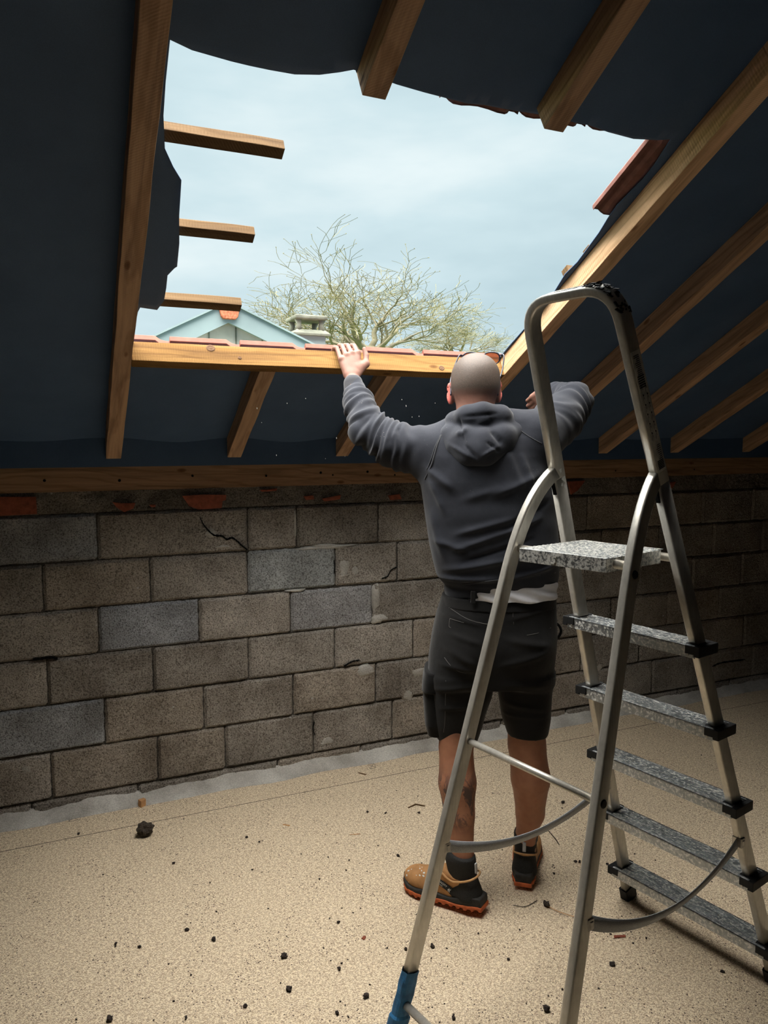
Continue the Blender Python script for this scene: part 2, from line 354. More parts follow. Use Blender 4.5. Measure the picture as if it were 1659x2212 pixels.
# ---- block wall
def build_wall():
    # course tops (z) and joint positions (x) read off the photographed wall
    zt = [1.285, 1.083, .882, .681, .479, .276, .07, -.02]
    def jx(pairs, z): return [on_y(px, py, D)[0] for px, py in pairs]
    k = 1/1.8433
    rows = [
        [(385*k, 1120), (535, 1150), (640, 1130), (817, 1130)],
        [(173*k, 1290), (598*k, 1255), (985*k, 1230), (1335*k, 1225), (1582*k, 1200)],
        [(392*k, 1360), (791*k, 1335), (1157*k, 1320), (1482*k, 1300)],
        [(190*k, 1480), (609*k, 1440), (989*k, 1420), (1333*k, 1400), (1645*k, 1380)],
        [(417*k, 1560), (811*k, 1530), (1167*k, 1500), (1496*k, 1480)],
        [(205*k, 1680), (629*k, 1650), (898*k, 1640), (1248*k, 1590), (1562*k, 1570)],
        [(300, 1760), (600, 1700)]]
    V, F, T = [], [], []
    rng = random.Random(3)
    def block(x0, x1, z0, z1, tone, proud):
        nx = max(4, int((x1-x0)/.011)); nz = max(3, int((z1-z0)/.011)); b0 = len(V)
        ex = [rng.uniform(-.002, .003) for _ in range(4)]; sd_ = rng.uniform(0, 99)
        for j in range(nz+1):
            for i in range(nx+1):
                u, v = i/nx, j/nz; x = x0+(x1-x0)*u; z = z0+(z1-z0)*v
                jx_ = vnoise((x, z, sd_), 38)*.0035; jz_ = vnoise((x+7, z, sd_), 38)*.0035
                e = min(u*(x1-x0), (1-u)*(x1-x0), v*(z1-z0), (1-v)*(z1-z0))
                dep = -proud*(1-math.exp(-(e/.0030)**1.4)) - .0022*vnoise((x, z, 3), 60) - .0012*vnoise((x, z, 9), 140) - .002*vnoise((x, z, 1), 12)
                if e < 1e-6: dep = .004
                if 0 < u < 1 or e < 1e-6: V.append((x+(jx_ if e < .004 else jx_*.5), D+dep, z+jz_))
                else: V.append((x, D+dep, z))
                T.append(tone)
        for j in range(nz):
            for i in range(nx):
                a = b0+j*(nx+1)+i; F.append((a, a+1, a+nx+2, a+nx+1))
    base = np.array([.40, .365, .325])
    def tone_():
        r = rng.random(); c = base*rng.uniform(.80, 1.15)
        if r < .05: c = np.array([.375, .39, .41])*rng.uniform(.95, 1.1)
        elif r < .35: c = np.array([.42, .37, .315])*rng.uniform(.85, 1.05)
        return c
    for ci in range(7):
        z1, z0 = zt[ci]-.0022, zt[ci+1]+.0022
        j = sorted(jx(rows[ci], 0)); st = .425
        while j[0] > XL: j.insert(0, j[0]-st*rng.uniform(.98, 1.02))
        while j[-1] < XR: j.append(j[-1]+st*rng.uniform(.96, 1.03))
        for a, b in zip(j[:-1], j[1:]):
            if b-a < .04: continue
            t_ = tone_(); cx = (a+b)/2
            if ci == 2 and on_y(215, 1300, D)[0] < cx < on_y(430, 1300, D)[0]: t_ = np.array([.40, .42, .455])
            if ci == 1 and on_y(540, 1230, D)[0] < cx < on_y(720, 1230, D)[0]: t_ = np.array([.40, .42, .425])
            if ci == 2 and on_y(630, 1320, D)[0] < cx < on_y(800, 1320, D)[0]: t_ = np.array([.40, .40, .41])
            dz = rng.uniform(-.002, .002)
            block(a+.0020, b-.0020, z0+dz, z1+dz, t_, .008+rng.uniform(0, .004))
    # mortar band under the wall plate, lumpy
    nx, nz = 900, 12; b0 = len(V)
    for j in range(nz+1):
        for i in range(nx+1):
            x = XL+(XR-XL)*i/nx; z = 1.287+(ZB-1.287)*j/nz
            dep = -.006-.012*vnoise((x, z, 5), 14)-.005*vnoise((x, z, 2), 45)-.003*vnoise((x, z, 2), 110); V.append((x, D+dep, z)); T.append(base*.62*(1+.5*vnoise((x, z, 8), 6)))
    for j in range(nz):
        for i in range(nx):
            a = b0+j*(nx+1)+i; F.append((a, a+1, a+nx+2, a+nx+1))
    # recessed bed behind the blocks and body of the wall
    b0 = len(V)
    for q in ((XL, D+.003, 0), (XR, D+.003, 0), (XR, D+.003, ZB), (XL, D+.003, ZB), (XL, D+.2, 0), (XR, D+.2, 0), (XR, D+.2, ZB), (XL, D+.2, ZB)): V.append(q); T.append(base*.25)
    F += [tuple(i+b0 for i in f) for f in ((0, 1, 2, 3), (5, 4, 7, 6), (1, 5, 6, 2), (4, 0, 3, 7), (3, 2, 6, 7))]
    o = mk('wall_back', V, F, M['block'], smooth=False)
    at = o.data.color_attributes.new('tone', 'FLOAT_COLOR', 'POINT')
    at.data.foreach_set('color', np.hstack([np.array(T), np.ones((len(T), 1))]).astype(np.float32).ravel())
    return tag(o, kind='structure')
wall = build_wall()
def lump(name, c, rx, rz, th, mat, parent, seed=0, n=18):
    V, F = [], []; c = np.array(c)
    m_ = 5
    for j in range(m_+1):
        for i in range(n):
            a = 2*math.pi*i/n; r = j/m_; k = 1+.45*mnoise.noise(Vector((math.cos(a)*1.7+seed, math.sin(a)*1.7, seed*.7)))
            x = c[0]+rx*r*k*math.cos(a); z = c[2]+rz*r*k*math.sin(a)
            V.append((x, c[1]-(th*(1-r**3)+.002*vnoise((x, z, seed), 40)*(1-r)) + (.014 if j == m_ else 0), z))
    for j in range(m_):
        for i in range(n):
            i2 = (i+1) % n; F.append((j*n+i, j*n+i2, (j+1)*n+i2, (j+1)*n+i))
    return mk(name, V, [f[::-1] for f in F], mat, parent, True)
for i, (px, py, rx, rz, th) in enumerate([(456, 1152, .055, .035, .015), (636, 1135, .012, .10, .013), (700, 1182, .22, .012, .013), (742, 1225, .045, .085, .013),
        (812, 1290, .030, .11, .014), (818, 1335, .07, .035, .017), (790, 1448, .075, .038, .018), (700, 1178, .10, .014, .014), (640, 1275, .07, .010, .013), (905, 1450, .09, .045, .013), (880, 1500, .05, .05, .012),
        (765, 1232, .03, .05, .012), (705, 1600, .06, .03, .013), (55, 1660, .05, .05, .012), (1290, 1440, .05, .05, .012), (480, 1180, .07, .012, .014)]):
    lump('mortar_patch', on_y(px, py, D), rx*.8, rz*.8, th, M['mortar'], wall, i)
# crack through the top course
def crack(pts, w, parent=wall):
    P = [on_y(x, y, D-.0165) for x, y in pts]; V, F = [], []
    Q = catmull(P, 6)
    for i, q in enumerate(Q):
        ww = w*(.35+.9*abs(math.sin(i*1.7+.6*math.sin(i*.9))))*(1 if 0 < i < len(Q)-1 else .1)
        for s in (-1, 1): V.append((q[0], q[1], q[2]+s*ww)); 
        for s in (-1, 1): V.append((q[0], q[1]+.012, q[2]+s*ww))
    for i in range(len(Q)-1):
        a = i*4; F += [(a, a+1, a+5, a+4), (a+2, a, a+4, a+6), (a+1, a+3, a+7, a+5)]
    return mk('crack', V, F, M['black'], parent)
crack([(432, 1117), (438, 1130), (447, 1142), (462, 1156), (480, 1158), (490, 1165), (502, 1162), (515, 1171), (522, 1178), (535, 1188)], .0045)
crack([(722, 1210), (724, 1225), (722, 1240)], .002); crack([(858, 1225), (845, 1232), (838, 1245), (825, 1250)], .0025)
crack([(744, 1440), (760, 1430), (778, 1426)], .003); crack([(70, 1425), (95, 1423), (112, 1421), (125, 1424)], .004)
crack([(1610, 1425), (1560, 1432), (1540, 1440)], .004); crack([(680, 1560), (677, 1575), (682, 1590)], .003)
# terracotta bits bedded in the mortar band
def shard(name, pts, th, mat, parent):
    P = [on_y(x, y, D-.012) for x, y in pts]; n = len(P); V = [tuple(p) for p in P]+[(p[0], p[1]-th, p[2]) for p in P]
    c = np.mean(P, axis=0); V = V+[(c[0], c[1]-th-.002, c[2])]
    F = [(i, (i+1) % n, n+(i+1) % n, n+i) for i in range(n)]+[(n+i, n+(i+1) % n, 2*n) for i in range(n)]
    return mk(name, V, F, mat, parent)
for pts in ([(-60, 1074), (0, 1073), (78, 1073), (80, 1110), (0, 1114), (-60, 1116)], [(242, 1084), (262, 1087), (292, 1086), (288, 1098), (268, 1106), (252, 1096)],
            [(393, 1071), (440, 1068), (488, 1069), (487, 1080), (480, 1082), (478, 1097), (428, 1100), (408, 1093)], [(322, 1090), (336, 1090), (335, 1095), (325, 1095)],
            [(695, 1077), (735, 1069), (733, 1078), (700, 1083)], [(838, 1070), (862, 1067), (866, 1078), (842, 1080)], [(655, 1072), (675, 1070), (678, 1078), (660, 1080)],
            [(1225, 1040), (1262, 1038), (1245, 1060), (1232, 1068)], [(560, 1058), (598, 1055), (596, 1060), (565, 1062)], [(1430, 1045), (1458, 1040), (1450, 1055)]):
    shard('brick_fragment', pts, .010, M['brick'], wall)
# cement fillet along the foot of the wall
def fillet():
    V, F = [], []; n = 700
    for i in range(n+1):
        x = XL+(XR-XL)*i/n
        zt_ = .036+.018*vnoise((x, 0, 0), 5)+.008*vnoise((x, 4, 0), 22); yo = .078+.018*vnoise((x, 9, 0), 4)+.004*vnoise((x, 2, 2), 30)
        V += [(x, D-.0, zt_+.01), (x, D-.016, zt_), (x, D-yo*.55, zt_*.45+.003*vnoise((x, 5, 5), 40)), (x, D-yo, .0005)]
    for i in range(n):
        for k in range(3): a = i*4+k; F.append((a, a+1, a+5, a+4))
    return mk('trim_1', V, F, M['cement'], smooth=True)
tag(fillet(), kind='structure')
hole = MB(); a_, b_ = on_floor(291, 1722), on_floor(348, 1713)
hole.box(((a_+b_)/2+np.array([0, .012, .012])), ((b_-a_)[0]/2, 0, 0), (0, .016, 0), (0, 0, .012)); hole.build('gap', M['black'], wall)
# side and rear walls, ceiling halves beyond what the picture shows
for nm, a, b in (('wall_left', (XL-.2, YR, 0), (XL, D+.2, 4.2)), ('wall_right', (XR, YR, 0), (XR+.2, D+.2, 4.2)), ('wall_rear', (XL, YR-.2, 0), (XR, YR, 4.2))):
    mb = MB(); mb.aabb(a, b); tag(mb.build(nm, M['dark_wall']), kind='structure')
# wall plate
def beam(name, O, dx, dz, L, w, d, mat, seg=None, jit=.0012, parent=None, label=None, cat=None, group=None, cut=0.):
    """timber: O = centre of its start on the underside; dx length axis, dz depth axis"""
    dx, dz = np.array(dx, float), np.array(dz, float); dy = np.cross(dz, dx)
    n = seg or max(2, int(L/.06)); V, F = [], []
    rr = random.Random(hash(name) % 997 + int(L*1000))
    for i in range(n+1):
        x = L*i/n
        for y, z in ((-w/2, 0), (w/2, 0), (w/2, d), (-w/2, d)):
            j = jit*vnoise((x, y*9, z*9+O[0]), 7)*2
            V.append((x + (cut*z if i == n else 0), y+j, z+jit*vnoise((x, y*7+3, O[0]), 9)*(1 if z > 0 else 1)))
        if i:
            a = (i-1)*4
            for k in range(4): k2 = (k+1) % 4; F.append((a+k, a+4+k, a+4+k2, a+k2))
    F += [(0, 1, 2, 3), (n*4+3, n*4+2, n*4+1, n*4)]
    me = bpy.data.meshes.new(name); me.from_pydata(V, [], F); me.update(); me.materials.append(mat)
    o = bpy.data.objects.new(name, me); COL.objects.link(o)
    m = Matrix(((dx[0], dy[0], dz[0], O[0]), (dx[1], dy[1], dz[1], O[1]), (dx[2], dy[2], dz[2], O[2]), (0, 0, 0, 1)))
    if parent is not None: o.parent = parent; m = Matrix.Translation(-wloc(parent)) @ m
    o.matrix_world = m; o.matrix_basis = m
    bevel(o, .0018, 2); tag(o, label, cat, group); return o
plate = beam('wall_plate', (XL, D+.045, ZB), (1, 0, 0), (0, 0, 1), XR-XL, .11, ZP-ZB, M['plate'], label='long brown timber wall plate lying on top of the concrete block wall', cat='beam')
pf = beam('packing_board', (1.72, D-.014, ZP-.047), (1, 0, 0), (0, 0, 1), XR-1.72, .010, .046, M['plate'], jit=.0005)
pf.parent = plate; pf.matrix_parent_inverse = plate.matrix_world.inverted()
def nail(px, py, r=.006):
    p = on_y(px, py, D-.0115); mb = MB(); mb.tube([p+np.array([0, .006, 0]), p, p-np.array([0, .001, 0])], [r, r, r*.6], 8)
    o = mb.build('nail_hole', M['black']); o.parent = plate; o.matrix_parent_inverse = plate.matrix_world.inverted()
for q in ((96, 1038, .006), (258, 1038, .006), (416, 1028, .005), (575, 1028, .005), (693, 1021, .006), (719, 1026, .004), (794, 1019, .006), (853, 1026, .004), (1330, 1017, .004), (1500, 1014, .004)): nail(*q)
# ---- rafters
RD, RW = .075, .060
XS = [-.45, .2115, .7135, 1.2195, 1.735, 2.245, 2.745, 3.26, 3.83, 4.33, 4.84, 5.35, 5.86, 6.37, 6.88, 7.4]
S_LO, S_HI = .745, 1.892          # header and upper cut
def rafter(x, s0, s1, label, group=None, extra=0.):
    return beam('rafter', RP(x, s0), DN, NN, s1-s0, RW, RD, M['rafter'], label=label, cat='rafter', group=group, cut=extra)
rafter(XS[0], .062, RIDGE_S, 'rafter outside the left edge of the picture')
rafter(XS[1], .062, RIDGE_S, 'full-length brown rafter along the left edge of the roof opening')
rafter(XS[2], .062, S_LO, 'short rafter foot below the header, left of the raised hand')
rafter(XS[3], .062, S_LO, 'short rafter foot below the header, behind the grey sleeve and forearm')
rafter(XS[2], S_HI, RIDGE_S, 'cut rafter end hanging over the opening, left of the two sawn stubs')
rafter(XS[3], S_HI+.006, RIDGE_S, 'cut rafter end over the opening, right of the two sawn stubs')
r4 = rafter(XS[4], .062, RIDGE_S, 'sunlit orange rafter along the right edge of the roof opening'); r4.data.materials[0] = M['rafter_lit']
for i, l in enumerate(['first rafter right of the sunlit one, crossing behind the raised elbow', 'second rafter right of the sunlit one, behind the ladder handrail sticker', 'third rafter right of the sunlit one, right of the ladder', 'lowest rafter foot at the right edge of the picture']):
    rafter(XS[5+i], .062, RIDGE_S, l)
for x in XS[9:]: rafter(x, .062, RIDGE_S, 'dim rafter farther along the roof, beyond the right edge', 'rafters beyond the right edge')
# header trimmer
hb = beam('header_beam', RP(XS[1]+RW/2, S_LO+.020, -.001), (1, 0, 0), NN, XS[4]-XS[1]-RW, .040, RD+.002, M['header'], label='bright fresh-sawn pine header beam gripped by the person', cat='beam')
def knot(px, py, r, Yf):
    d = ray(px, py); P0 = RP(0, S_LO+.0405); t = ((P0-CP)@DN)/(d@DN); p = CP+d*t
    V, F = [], []; n = 16
    for j, (rr_, h) in enumerate(((1.0, .0002), (.8, .0016), (.45, .0010), (.01, .0018))):
        for i in range(n):
            a = 2*math.pi*i/n; V.append(p+DN*h+np.array([1., 0, 0])*r*rr_*1.15*math.cos(a)+NN*r*rr_*math.sin(a))
    for j in range(3):
        for i in range(n): i2 = (i+1) % n; F.append((j*n+i, j*n+i2, (j+1)*n+i2, (j+1)*n+i))
    o = mk('knot', V, F, M['knot']); o.parent = hb; o.matrix_parent_inverse = hb.matrix_world.inverted()
knot(455, 752, .014, 0); knot(518, 773, .006, 0); knot(954, 795, .011, 0)
# ---- felt with the torn opening
OFF = RD + .002
hole_px = [(372, 44), (420, 66), (505, 87), (545, 96), (590, 106), (645, 118), (700, 122), (745, 118), (776, 113), (820, 128), (870, 146), (930, 160), (985, 172), (1010, 178), (1020, 181), (1060, 186), (1100, 197), (1130, 205), (1170, 214), (1215, 222), (1260, 232), (1290, 235), (1330, 247), (1385, 263), (1440, 271), (1470, 272),
           (1452, 300), (1436, 326), (1408, 362), (1375, 395), (1350, 420), (1329, 450), (1310, 482), (1290, 510), (1262, 548), (1235, 574), (1212, 612), (1180, 640), (1150, 690), (1110, 735), (1084, 766)]
hole_uv = [roof_s(on_roof(x, y, OFF)) for x, y in hole_px]
hole_uv += [(1.70, .755), (1.2, .752), (.7, .752), (.245, .755)]
hole_uv += [roof_s(on_roof(x, y, OFF)) for x, y in [(300, 655), (305, 645), (342, 649), (357, 628), (362, 600), (365, 572), (380, 556), (386, 552), (391, 500), (391, 440), (396, 360), (378, 330), (360, 290), (357, 215), (362, 140)]]
HP = np.array(hole_uv)
def inpoly(x, y, P=HP):
    c = False; n = len(P); j = n-1
    for i in range(n):
        if ((P[i][1] > y) != (P[j][1] > y)) and (x < (P[j][0]-P[i][0])*(y-P[i][1])/(P[j][1]-P[i][1]+1e-12)+P[i][0]): c = not c
        j = i
    return c
def felt_sag(x, s):
    xs = XS; o = 0.
    for a, b in zip(xs[:-1], xs[1:]):
        if a <= x < b: o = math.sin(math.pi*(x-a)/(b-a))**2
    ed = .012*o*(1+.6*math.sin(s*3.1+x))
    lap = .45-.02*o
    for L in (lap, lap+1.05, lap+2.1, lap+3.15):
        if s > L: ed += 0
        ed += .004*math.exp(-((s-L)/.012)**2)*(1 if s < L else .2)
    return -ed+.002*vnoise((x, s, 0), 6)
def build_felt():
    pts, edges = [], []
    for i, p in enumerate(HP): pts.append(p)
    nH = len(HP); edges += [(i, (i+1) % nH) for i in range(nH)]
    b = len(pts); outer = [(XL, -.25), (XR, -.25), (XR, RIDGE_S), (XL, RIDGE_S)]; pts += outer; edges += [(b+i, b+(i+1) % 4) for i in range(4)]
    def grid(x0, x1, s0, s1, hx, hs):
        for x in np.arange(x0, x1, hx):
            for s in np.arange(s0, s1, hs):
                if XL < x < XR and -.25 < s < RIDGE_S: pts.append((x+.0007*math.sin(s*31), s+.0007*math.sin(x*37)))
    grid(-.5, 4.0, 0, 2.6, .035, .03); grid(XL+.05, -.5, 0, RIDGE_S, .12, .15); grid(4.0, XR, 0, RIDGE_S, .12, .15); grid(-.5, 4.0, 2.62, RIDGE_S, .09, .12)
    vs, es, fs, *_ = delaunay_2d_cdt([Vector((float(p[0]), float(p[1]))) for p in pts], edges, [], 0, 1e-5)
    V = []
    for v in vs:
        o = felt_sag(v[0], v[1]); V.append(RP(v[0], v[1], OFF+.002+o*(1 if True else 1)))
    F = []
    for f in fs:
        c = sum((vs[i] for i in f), Vector((0, 0)))/len(f)
        if not inpoly(c[0], c[1]): F.append(tuple(f))
    o = mk('ceiling', V, F, M['felt'], smooth=True); m = o.modifiers.new('thick', 'SOLIDIFY'); m.thickness = .003; m.offset = 1
    return tag(o, kind='structure')
felt = build_felt()
# felt turned down behind the wall plate, between the rafter feet
mb = MB(); mb.aabb((XL, D-.062, ZP+.0), (XR, D-.054, ZP+.035+RD+.03)); tag(mb.build('trim_2', M['felt']), kind='structure')
# opaque roof deck: other slope behind the viewer and the tile bed over the felt (with the same opening, larger)
rz = RP(0, RIDGE_S, OFF)
V = [(XL, rz[1], rz[2]), (XR, rz[1], rz[2]), (XR, YR-.3, rz[2]-(rz[1]-YR+.3)*TA), (XL, YR-.3, rz[2]-(rz[1]-YR+.3)*TA)]
o = mk('ceiling', V, [(0, 1, 2, 3)], M['felt']); m = o.modifiers.new('thick', 'SOLIDIFY'); m.thickness = .02; tag(o, kind='structure')
# ragged felt scraps caught beside the sawn rafter ends
for pts in ([(782, 112), (768, 122), (764, 140), (770, 158), (777, 150), (781, 140), (786, 128)], [(1172, 196), (1166, 212), (1158, 228), (1150, 232), (1160, 233), (1172, 222), (1178, 208)]):
    P_ = [on_roof(x, y, OFF-.002) for x, y in pts]; n_ = len(P_)
    mk('felt_scrap', P_+[q+NN*.003 for q in P_], [tuple(range(n_)), tuple(reversed(range(n_, 2*n_)))]+[(i, n_+i, n_+(i+1) % n_, (i+1) % n_) for i in range(n_)], M['felt'], felt)
# ---- battens over the felt
def batten(pa, pb, th, label, flat_end=True, w=.045):
    # underside lies on the felt; visible stretch from the flap to the sawn end
    A = on_roof(*pa, OFF+.006); B = on_roof(*pb, OFF+.006); s = (roof_s(A)[1]+roof_s(B)[1])/2
    return s, B[0]
for i, (pb, lab) in enumerate([((618, 315), 'longest sawn batten stub, uppermost of the three left of the opening'), ((553, 502), 'middle sawn batten stub left of the opening, shortest of three'), ((524, 655), 'lowest sawn batten stub, over the neighbour gable')]):
    B = on_roof(*pb, OFF+.006); x1, s = roof_s(B); x0 = -.45
    beam('batten', RP(x0, s+.019, OFF+.006), (1, 0, 0), NN, x1-x0, .036, .030, M['batten'], label=lab, cat='batten')
for (px, py) in ((1240, 562), (1288, 517)):     # batten ends poking past the right rafter
    A = on_roof(px, py, OFF+.02); x0, s = roof_s(A)
    beam('batten', RP(x0-.004, s, OFF+.004), (1, 0, 0), NN, .6, .036, .026, M['batten'], label='batten end just showing past the sunlit rafter, '+('lower' if px == 1240 else 'upper')+' of the two', cat='batten')
A = on_roof(1180, 185, OFF+.004); 
beam('batten', RP(A[0]-.45, 1.935, OFF+.004), (1, 0, 0), NN, .9, .036, .026, M['batten'], label='batten end above the felt beside the right sawn rafter stub', cat='batten')
# ---- roof tiles
def tile_mesh(L=.30, w=.222, flat=False):
    """interlocking tile; x across, y up-slope, z off the roof; head edge with rib and side lap"""
    prof = [(0, .014), (.006, .022), (.020, .022), (.026, .012), (.036, .004), (.060, .003), (.085, .010), (.11, .013), (.14, .010), (.165, .003), (.188, .003), (.198, .010), (.206, .020), (.222, .020), (.232, .012)]
    n = len(prof); V, F = [], []
    ys = [0, .004, .02, L*.5, L-.02, L-.006, L]; zo = [.0, .004, .004, .002, 0, .006, .006]
    def zh(x): return float(np.interp(x, [0, .188, .200, .212, .24], [.026, .026, .014, .006, .005]))
    prof = [(x*w/.217, z) for x, z in prof]
    if flat: prof = [(x, z if 0 else z) for x, z in prof]
    for j, y in enumerate(ys):
        for x, z in prof: V.append((x, y, (zh(x*.217/w) if (flat and j >= 4) else z)+zo[j]+.010))
    for j, y in enumerate(ys):
        for x, z in prof: V.append((x, y, max(z+zo[j]-.004, .0) if not (flat and j >= 4) else max(zh(x*.217/w)-.004, 0)))
    m = len(ys)
    for j in range(m-1):
        for i in range(n-1):
            a = j*n+i; F.append((a, a+1, a+n+1, a+n)); b = m*n+a; F.append((b, b+n, b+n+1, b+1))
    for i in range(n-1): F.append((i, m*n+i, m*n+i+1, i+1)); a = (m-1)*n+i; F.append((a, a+1, m*n+a+1, m*n+a))
    for j in range(m-1): a = j*n; F.append((a, a+n, m*n+a+n, m*n+a)); a = j*n+n-1; F.append((a, m*n+a, m*n+a+n, a+n))
    me = bpy.data.meshes.new('roof_tile'); me.from_pydata(V, [], F); me.update(); return me
TM = tile_mesh(flat=True, w=.232); TM.materials.append(M['tile'])
TM2 = tile_mesh(); TM2.materials.append(M['tile_old'])
def tile(x, s, off, label, me=TM, group=None, rz=0., tilt=0.):
    o = bpy.data.objects.new('roof_tile', me); COL.objects.link(o)
    P = RP(x, s, off); m = Matrix(((1, DN[0], NN[0], P[0]), (0, DN[1], NN[1], P[1]), (0, DN[2], NN[2], P[2]), (0, 0, 0, 1))) @ Matrix.Rotation(rz, 4, 'Z') @ Matrix.Rotation(tilt, 4, 'X')
    o.matrix_world = m; o.matrix_basis = m; bevel(o, .002, 2); return tag(o, label, 'roof tile', group)
# row whose heads stand just behind the header
edges_px = [(371, 731), (533, 739), (675, 746), (810, 752), (930, 758), (1045, 763)]
hx = [roof_s(on_roof(x, y, OFF+.03))[0] for x, y in edges_px]
step = (hx[-1]-hx[0])/(len(hx)-1)
names = ['leftmost', 'second', 'third', 'fourth, behind the raised hand,', 'fifth', 'sixth', 'rightmost']
for i in range(7):
    x = hx[0]+step*(i-1)
    tile(x, S_LO-.315, OFF+.026, 'head of a terracotta roof tile above the header beam, %s in the row from the left' % names[i].strip(','))
for i in range(3): tile(hx[0]+step*(i+6), S_LO-.315, OFF+.012, 'terracotta roof tile hidden beyond the right rafter', TM, 'tiles beyond the right rafter')
# overhanging tile at the right edge and tile lumps above the upper felt edge
A = on_roof(1300, 425, OFF+.02); B = on_roof(1425, 268, OFF+.02)
print('tile edge', roof_s(A), roof_s(B))
xa, sa = roof_s(A)
tile(xa+.004, sa, OFF+.004, 'terracotta tile seen from below, overhanging the right edge of the opening', TM2)
tile(xa+.006, sa+.27, OFF+.030, 'terracotta tile lapping the overhanging one, at the upper right corner', TM2)
for i, x in enumerate((.93, 1.15, 1.37)):
    tile(x, 1.852+.004*i, OFF+.012, 'tile edge just showing above the torn felt, %s of the three beside the right stub' % ('left', 'middle', 'right')[i], TM2)

# ================================================================== outdoors
gr = MB(); gr.aabb((-60, D+.6, -3.2), (80, 90, -3.0)); tag(gr.build('ground', M['ground']), kind='structure')
def neighbour():
    Y = 9.5
    ap = on_y(492, 655, Y); e = empty('gable_house', (ap[0], Y, -3.0), 'neighbouring gabled house end with pale blue-grey metal verge', 'house')
    slL, slR = (on_y(340, 725, Y)-ap), (on_y(652, 735, Y)-ap)
    dl = slL/abs(slL[0]); dr_ = slR/abs(slR[0]); half = 3.4
    base = ap+np.array([0, 0, -.12])
    L = base+dl*half; R_ = base+dr_*half
    V = [(L[0], Y+.12, -3.0), (R_[0], Y+.12, -3.0), (R_[0], Y+.12, R_[2]), (base[0], Y+.12, base[2]), (L[0], Y+.12, L[2])]
    V += [(x, Y+1.6, z) for x, y, z in V]; F = [(0, 1, 2, 3, 4), (9, 8, 7, 6, 5), (0, 5, 6, 1), (1, 6, 7, 2), (4, 9, 5, 0)]
    mk('wall', V, F, M['render'], e)
    mb = MB()
    for k in range(-5, 6):
        x = base[0]+k*.34+.12; z = base[2]+(dl if k < 0 else dr_)[2]*abs(k*.34+.12)
        mb.aabb((x-.008, Y+.105, -3), (x+.008, Y+.119, z-.05))
    mb.build('cladding_joint', M['concrete'], e)
    for nm, d_ in (('verge', dl), ('verge', dr_)):
        mb = MB(); a = ap+np.array([0, -.03, 0]); b = a+d_*half*1.05; w = .24
        V = [a, b, b-np.array([0, 0, w]), a-np.array([0, 0, w])]; V = V+[v+np.array([0, .05, 0]) for v in V]
        mb.add(V, [(0, 1, 2, 3), (7, 6, 5, 4), (0, 4, 5, 1), (1, 5, 6, 2), (2, 6, 7, 3), (3, 7, 4, 0)])
        mb.box(a+d_*half*.35+np.array([0, -.008, -w/2]), (.006, 0, 0), (0, .006, 0), (0, 0, w/2)); 
        c0 = a; mb.box((a+b)/2+np.array([0, -.005, .012]), (b-a)/2, (0, .03, 0), (0, 0, .012)); mb.build(nm, M['zinc'], e)
    V = []
    for p, d_ in ((ap, dl), (ap, dr_)):
        V += [p+np.array([0, .02, .03]), p+d_*half*1.08+np.array([0, .02, .03]), p+d_*half*1.08+np.array([0, 1.65, .03]), p+np.array([0, 1.65, .03])]
    mk('roof', V, [(0, 1, 2, 3), (7, 6, 5, 4)], M['tile_old'], e)
    # ridge end tile, bucket shaped
    V, F = [], []; q = on_y(495, 672, Y-.05); wt, wb, hh = .135, .105, .20
    prof = [(-wt, hh*.55), (-wt*.96, hh*.2), (-wb, -hh*.35), (-wb*.72, -hh*.5), (wb*.72, -hh*.5), (wb, -hh*.35), (wt*.96, hh*.2), (wt, hh*.55), (wt*.6, hh*.75), (-wt*.6, hh*.75)]
    n = len(prof)
    for y in (-.03, .03, .5):
        for x, z in prof: V.append((q[0]+x*(1 if y < .1 else .8), q[1]+y, q[2]+z*(1 if y < .1 else .8)))
    for j in range(2):
        for i in range(n): F.append((j*n+i, (j+1)*n+i, (j+1)*n+(i+1) % n, j*n+(i+1) % n))
    F += [tuple(range(n))]; bevel(mk('ridge_tile', V, F, M['old_ridge'], e), .01)
neighbour()
